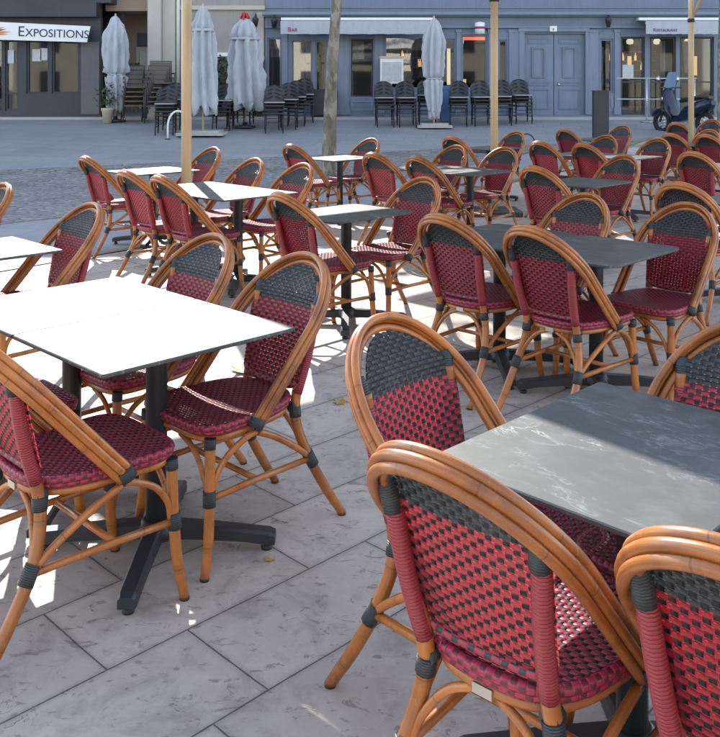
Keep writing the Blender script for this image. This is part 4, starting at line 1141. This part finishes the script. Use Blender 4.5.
# taupe wicker armchairs
def make_armchair():
    r = empty('wicker_armchair')
    mb = MB(); mb.prism(rrect(.50, .48, .05), .40, .43); mb.obj('seat', MT['brownw'], r)
    mb = MB(); mb.box(-.24, .24, -.27, -.24, .44, .95); mb.obj('backrest', MT['brownw'], r)
    mb = MB(); mb.tube([(-.26, -.26, .44), (-.26, -.265, .97), (.26, -.265, .97), (.26, -.26, .44)], .017, 6); mb.obj('back_frame', MT['brownf'], r)
    for s in (-1, 1):
        MB().tube([(s * .27, -.25, .66), (s * .28, .20, .66), (s * .27, .23, .62), (s * .26, .24, 0)], .017, 6).obj('armrest', MT['brownf'], r)
        MB().tube([(s * .26, -.26, .44), (s * .26, -.30, 0)], .017, 6).obj('leg', MT['brownf'], r)
    return r
ac = make_armchair(); first = True
NTH = ['bottom', 'second', 'third', 'fourth', 'fifth', 'topmost']
for px_, Y, n, tilt, where in ((133, 22.6, 5, .0, 'shorter taupe stack beside the crumpled white parasol'), (154, 22.5, 6, .0, 'taller taupe stack before the stone column')):
    for k in range(n):
        o = ac if first else copy_tree(ac); first = False
        o.location = (atpx(px_, Y) + .035 * k * (1 if px_ > 140 else .2), Y + .03 * k, gz(Y) + .115 * k); o.rotation_euler = (0, 0, R(180) + .35)
        tag(o, '%s wicker armchair of the %s' % (NTH[k] if k < n - 1 else 'topmost', where), 'chair', 'stacked taupe wicker armchairs')

# ------------------------------------------------------------------ street things
# tall dark post
t = empty('dark_post', (atpx(600.5, 19.0), 19.0, gz(19)))
MB().box(-.155, .155, -.09, .09, 0, 1.13).obj('panel', MT['darkp'], t); MB().box(-.165, .165, -.1, .1, 1.131, 1.15).obj('cap', MT['iron'], t); MB().box(-.2, .2, -.13, .13, 0, .03).obj('base', MT['iron'], t)
tag(t, 'tall dark grey rectangular post standing on the square right of the double door', 'post')
# wind-break rail
t = empty('terrace_railing', (FX(630), 22.6, gz(22.6)))
for dx in (0, .62, 1.2): MB().tube([(dx, 0, 0), (dx, 0, 1.12)], .018, 8).obj('post', MT['chrome'], t); MB().lathe([(.17, 0), (.16, .02), (.03, .035)], 16, (dx, 0)).obj('base', MT['chrome'], t)
for z in (1.10, .58): MB().tube([(-.75, 0, z), (1.25, 0, z)], .016, 8).obj('rail', MT['chrome'], t)
tag(t, 'thin steel railing with round feet before the restaurant window', 'railing')
# bicycle hoops
def hoop_stand(x, y, w_, h_, mat, rr, lab, half_=False):
    pts = [(-w_ / 2, 0, 0)] + [(w_ / 2 * math.cos(math.pi - math.pi * k / 14), 0, h_ * (.45 + .55 * math.sin(math.pi * k / 14))) for k in range(15)] + [(w_ / 2, 0, 0)]
    r = empty('bicycle_hoop', (x, y, gz(y))); MB().tube(pts, rr, 8).obj('hoop', mat, r)
    for s in (-1, 1): MB().lathe([(.06, 0), (.06, .015), (.03, .02)], 12, (s * w_ / 2, 0)).obj('foot_plate', MT['iron'], r)
    tag(r, lab, 'bicycle stand', 'bicycle hoops'); return r
hoop_stand(atpx(178, 19.8), 19.8, .45, .62, MT['white'], .022, 'pale bent steel hoop beside the left beige pole')
hoop_stand(atpx(527, 17.2), 17.2, .34, .5, MT['black'], .012, 'thin dark hoop standing before the double door', )
# drain grates
for px_, Y, lab in ((484, 18.2, 'round dark drain grate in the paving left of the middle beige pole'), (549, 18.0, 'slatted dark drain grate in the paving below the double door')):
    t = empty('drain_grate', (atpx(px_, Y), Y, gz(Y) + .008)); t.rotation_euler = (math.atan(.096), 0, 0)
    mb = MB()
    for k in range(9): mb.box(-.3 + k * .068, -.26 + k * .068, -.18, .18, -.002, .012)
    mb.obj('bars', MT['iron'], t); mb = MB(); mb.box(-.33, .33, -.22, -.185, -.002, .014); mb.box(-.33, .33, .185, .22, -.002, .014); mb.obj('frame', MT['iron'], t)
    tag(t, lab, 'drain grate')
# flower pot
t = empty('flower_pot', (atpx(107.5, 22.4), 22.4, gz(22.4)))
MB().lathe([(.10, 0), (.14, .3), (.155, .32), (.155, .38), (.13, .38), (.12, .34)], 20).obj('pot', MT['terra'], t)
mb = MB(); leaf_cloud(mb, 150, lambda: (random.gauss(0, .12), random.gauss(0, .12), .42 + abs(random.gauss(.25, .25))), .05); mb.obj('plant', MT['ivy'], t)
tag(t, 'pale clay flower pot with a thin green plant by the dark gallery', 'flower pot')
# black planter by the bar
t = empty('planter_box', (FX(324), YF - .35, gz(YF) + .02))
MB().box(-.33, .33, -.22, .22, 0, .62).obj('box', MT['darkp'], t); MB().box(-.35, .35, -.24, .24, .621, .66).obj('rim', MT['black'], t); MB().box(-.3, .3, -.19, .19, .661, .672).obj('soil', MT['dark2'], t)
tag(t, 'plain black planter box below the bar window right beside the tree trunk', 'planter')
# menu case
t = empty('menu_case', (FX(391), YF - .5, gz(YF) + .02))
MB().box(-.30, .30, -.08, .06, .82, 1.48).obj('case', MT['white'], t); MB().box(-.25, .25, -.10, -.081, .88, 1.38).obj('menu_sheet', MT['paper'], t); MB().box(-.32, .32, -.11, .08, 1.481, 1.53).obj('hood', MT['stone'], t)
for s in (-.2, .2): MB().tube([(s, 0, 0), (s, 0, .82)], .02, 8).obj('leg', MT['chrome'], t)
tag(t, 'pale glazed menu case standing by the bar window behind chair stacks', 'menu case')
# blue panel
t = empty('blue_board', (atpx(446, 22.6), 22.6, gz(22.6)))
MB().box(-.13, .13, -.02, .02, .03, .92, Matrix.Rotation(R(-7), 4, 'X')).obj('panel', MT['bluebag'], t); MB().box(-.13, .13, .20, .23, .0, .80, Matrix.Rotation(R(9), 4, 'X')).obj('rear_panel', MT['bluebag'], t)
tag(t, 'narrow blue folding board beside the closed parasol on its stone slab', 'sign board')
# wall lanterns
def lantern(px_, py_, Y, lab):
    r = empty('wall_lantern', (FX(px_), Y, FZ(py_)))
    MB().tube([(0, 0, .1), (0, -.16, .14), (0, -.2, .1)], .014, 6).obj('bracket', MT['black'], r)
    mb = MB(); mb.lathe([(.05, -.2), (.085, -.02), (.09, 0), (.03, .07), (.012, .1)], 6, (0, -.2)); mb.obj('lamp_housing', MT['black'], r)
    tag(r, lab, 'wall lamp', 'black wall lanterns')
lantern(275, 14, YF - .03, 'black wall lantern on the blue shopfront left of the bar awning')
lantern(606, 13.5, YF - .03, 'black wall lantern on the blue shopfront left of the restaurant awning')
lantern(256.5, 13, YF - .05, 'black wall lantern at the corner of the stone house')
t = empty('projecting_sign', (FX(478), YF - .05, FZ(22)))
MB().tube([(.25, 0, -.04), (.05, -.3, 0)], .015, 6).obj('bracket', MT['black'], t); mb = MB(); mb.lathe([(.02, -.17), (.13, -.15), (.13, .13), (.02, .16)], 14, (0, -.32)); mb.obj('globe', MT['white'], t)
MB().lathe([(.134, -.03), (.136, 0), (.134, .03)], 14, (0, -.32)).obj('red_band', MT['inkred'], t)
tag(t, 'small white and red round shop lamp above the neon window', 'shop lamp')

# motor scooter, seen from the front left
sc_ = empty('motor_scooter', (atpx(683, 20.6), 20.6, gz(20.6) + .0), R(118))
def wheel(x):
    mb = MB(); mb.tube([(x + .21 * math.cos(a), 0, .26 + .21 * math.sin(a)) for a in [2 * math.pi * k / 24 for k in range(25)]], .055, 8, False)
    wo = mb.obj('wheel', MT['rubber'], sc_)
    mb = MB()
    for k in range(5):
        a = 2 * math.pi * k / 5; mb.tube([(x, 0, .26), (x + .17 * math.cos(a), 0, .26 + .17 * math.sin(a))], .022, 6)
    mb.tube([(x, -.07, .26), (x, .07, .26)], .05, 10); mb.obj('rim', MT['chrome'], wo)
wheel(.62); wheel(-.62)
def loft(secs, name, mat, parent, n=16):
    mb = MB(); rings = []
    for (x, z, hw, hh) in secs:
        rings.append([mb.vert((x, hw * math.copysign(abs(math.cos(a)) ** .7, math.cos(a)), z + hh * math.copysign(abs(math.sin(a)) ** .7, math.sin(a)))) for a in [2 * math.pi * k / n for k in range(n)]])
    for a, b in zip(rings, rings[1:]):
        for k in range(n): mb.face((a[k], a[(k + 1) % n], b[(k + 1) % n], b[k]), None, True)
    mb.face(rings[0][::-1]); mb.face(rings[-1]); return mb.obj(name, mat, parent)
loft([(-.86, .72, .07, .05), (-.75, .68, .17, .13), (-.45, .58, .20, .17), (-.15, .48, .18, .16), (.02, .36, .17, .09), (.22, .32, .17, .06)], 'rear_body', MT['body'], sc_)
loft([(.20, .34, .17, .08), (.34, .55, .22, .20), (.40, .78, .21, .20), (.46, .95, .16, .12), (.50, 1.02, .08, .05)], 'front_shield', MT['body'], sc_)
loft([(.40, .50, .08, .06), (.58, .54, .10, .06), (.78, .50, .08, .05), (.90, .40, .05, .03)], 'mudguard', MT['body'], sc_)
loft([(-.80, .84, .10, .03), (-.6, .86, .17, .05), (-.3, .80, .17, .05), (-.05, .78, .15, .05), (.0, .74, .12, .03)], 'saddle', MT['seatv'], sc_)
MB().tube([(.62, .07, .26), (.50, .07, .62), (.44, .0, .95)], .025, 8).obj('fork', MT['black'], sc_)
MB().tube([(.36, -.36, 1.06), (.43, -.16, 1.06), (.45, 0, 1.03), (.43, .16, 1.06), (.36, .36, 1.06)], .018, 8).obj('handlebar', MT['black'], sc_)
for s in (-1, 1):
    m_ = MB(); m_.tube([(.42, s * .2, 1.06), (.44, s * .3, 1.22)], .009, 6); mo = m_.obj('mirror', MT['black'], sc_); MB().lathe([(.02, -.012), (.07, 0), (.02, .012)], 14).obj('mirror_glass', MT['chrome'], mo).matrix_local = Matrix.Translation((.44, s * .31, 1.26)) @ Matrix.Rotation(R(90), 4, 'Y')
    loft([(.44, .80, .05, .05), (.56, .80, .035, .035)], 'headlight', MT['chrome'], sc_).location = (0, s * .11, 0)
mb = MB(); g = [[(.47 - .13 * i / 6 - .04 * (q * q), .19 * q * (1 - .25 * (i / 6) ** 2), 1.0 + .42 * i / 6) for q in (-1, -.66, -.33, 0, .33, .66, 1)] for i in range(7)]
g2 = [[(x - .006, y, z) for x, y, z in r_] for r_ in g]
mb.grid(g, [[(0, 0)] * 7] * 7); mb.grid(g2, [[(0, 0)] * 7] * 7, True, True); mb.obj('windscreen', m_plain('tinted_screen', (.16, .24, .36), .08, .1, 3, 0, 0), sc_)
MB().tube([(0, .15, .12), (-.08, .22, .0)], .012, 6).obj('side_stand', MT['chrome'], sc_)
tag(sc_, 'dark blue motor scooter with tall windscreen parked before the restaurant', 'motor scooter')

# fallen leaves
def leaf_mesh():
    mb = MB(); pts = [(0, -.055), (.02, -.03), (.05, -.03), (.035, 0), (.055, .03), (.022, .03), (0, .065), (-.022, .03), (-.055, .03), (-.035, 0), (-.05, -.03), (-.02, -.03)]
    c = mb.vert((0, 0, .004)); t = [mb.vert((x, y, .004 + .022 * (abs(x) * 14) ** 2 * .5 + .006 * math.sin(i))) for i, (x, y) in enumerate(pts)]
    for k in range(12): mb.face((c, t[k], t[(k + 1) % 12]), None, True)
    c2 = mb.vert((0, 0, .002)); t2 = [mb.vert((mb.v[i][0], mb.v[i][1], mb.v[i][2] - .002)) for i in t]
    for k in range(12): mb.face((c2, t2[(k + 1) % 12], t2[k]), None, True)
    mb.tube([(0, -.05, .006), (.01, -.1, .012)], .0018, 5)
    return mb
lf = leaf_mesh().obj('fallen_leaf', MT['dry'])
LF = [(-.63, 5.0, 1.7, 'large curled tan leaf on the paving right of the white-glaring table'), (.28, 5.6, .8, 0), (.75, 6.6, .9, 0), (-.1, 4.5, .7, 0), (.95, 3.3, .7, 0), (1.6, 3.9, .9, 0), (1.35, 3.6, .8, 0), (.1, 3.9, .6, 0), (-.3, 3.0, .35, 0), (.55, 5.2, .7, 0), (-2.2, 6.2, .8, 0), (1.9, 4.4, .8, 0)]
for i, (x, y, s, lab) in enumerate(LF):
    o = lf if i == 0 else lf.copy()
    if i: COL.objects.link(o)
    o.location = (x, y, .006); o.scale = (s, s, s); o.rotation_euler = (random.uniform(-.2, .2), random.uniform(-.2, .2), random.uniform(0, 6))
    tag(o, lab or 'small dry tan leaf lying on the limestone paving', 'leaf', 'fallen leaves on the terrace')
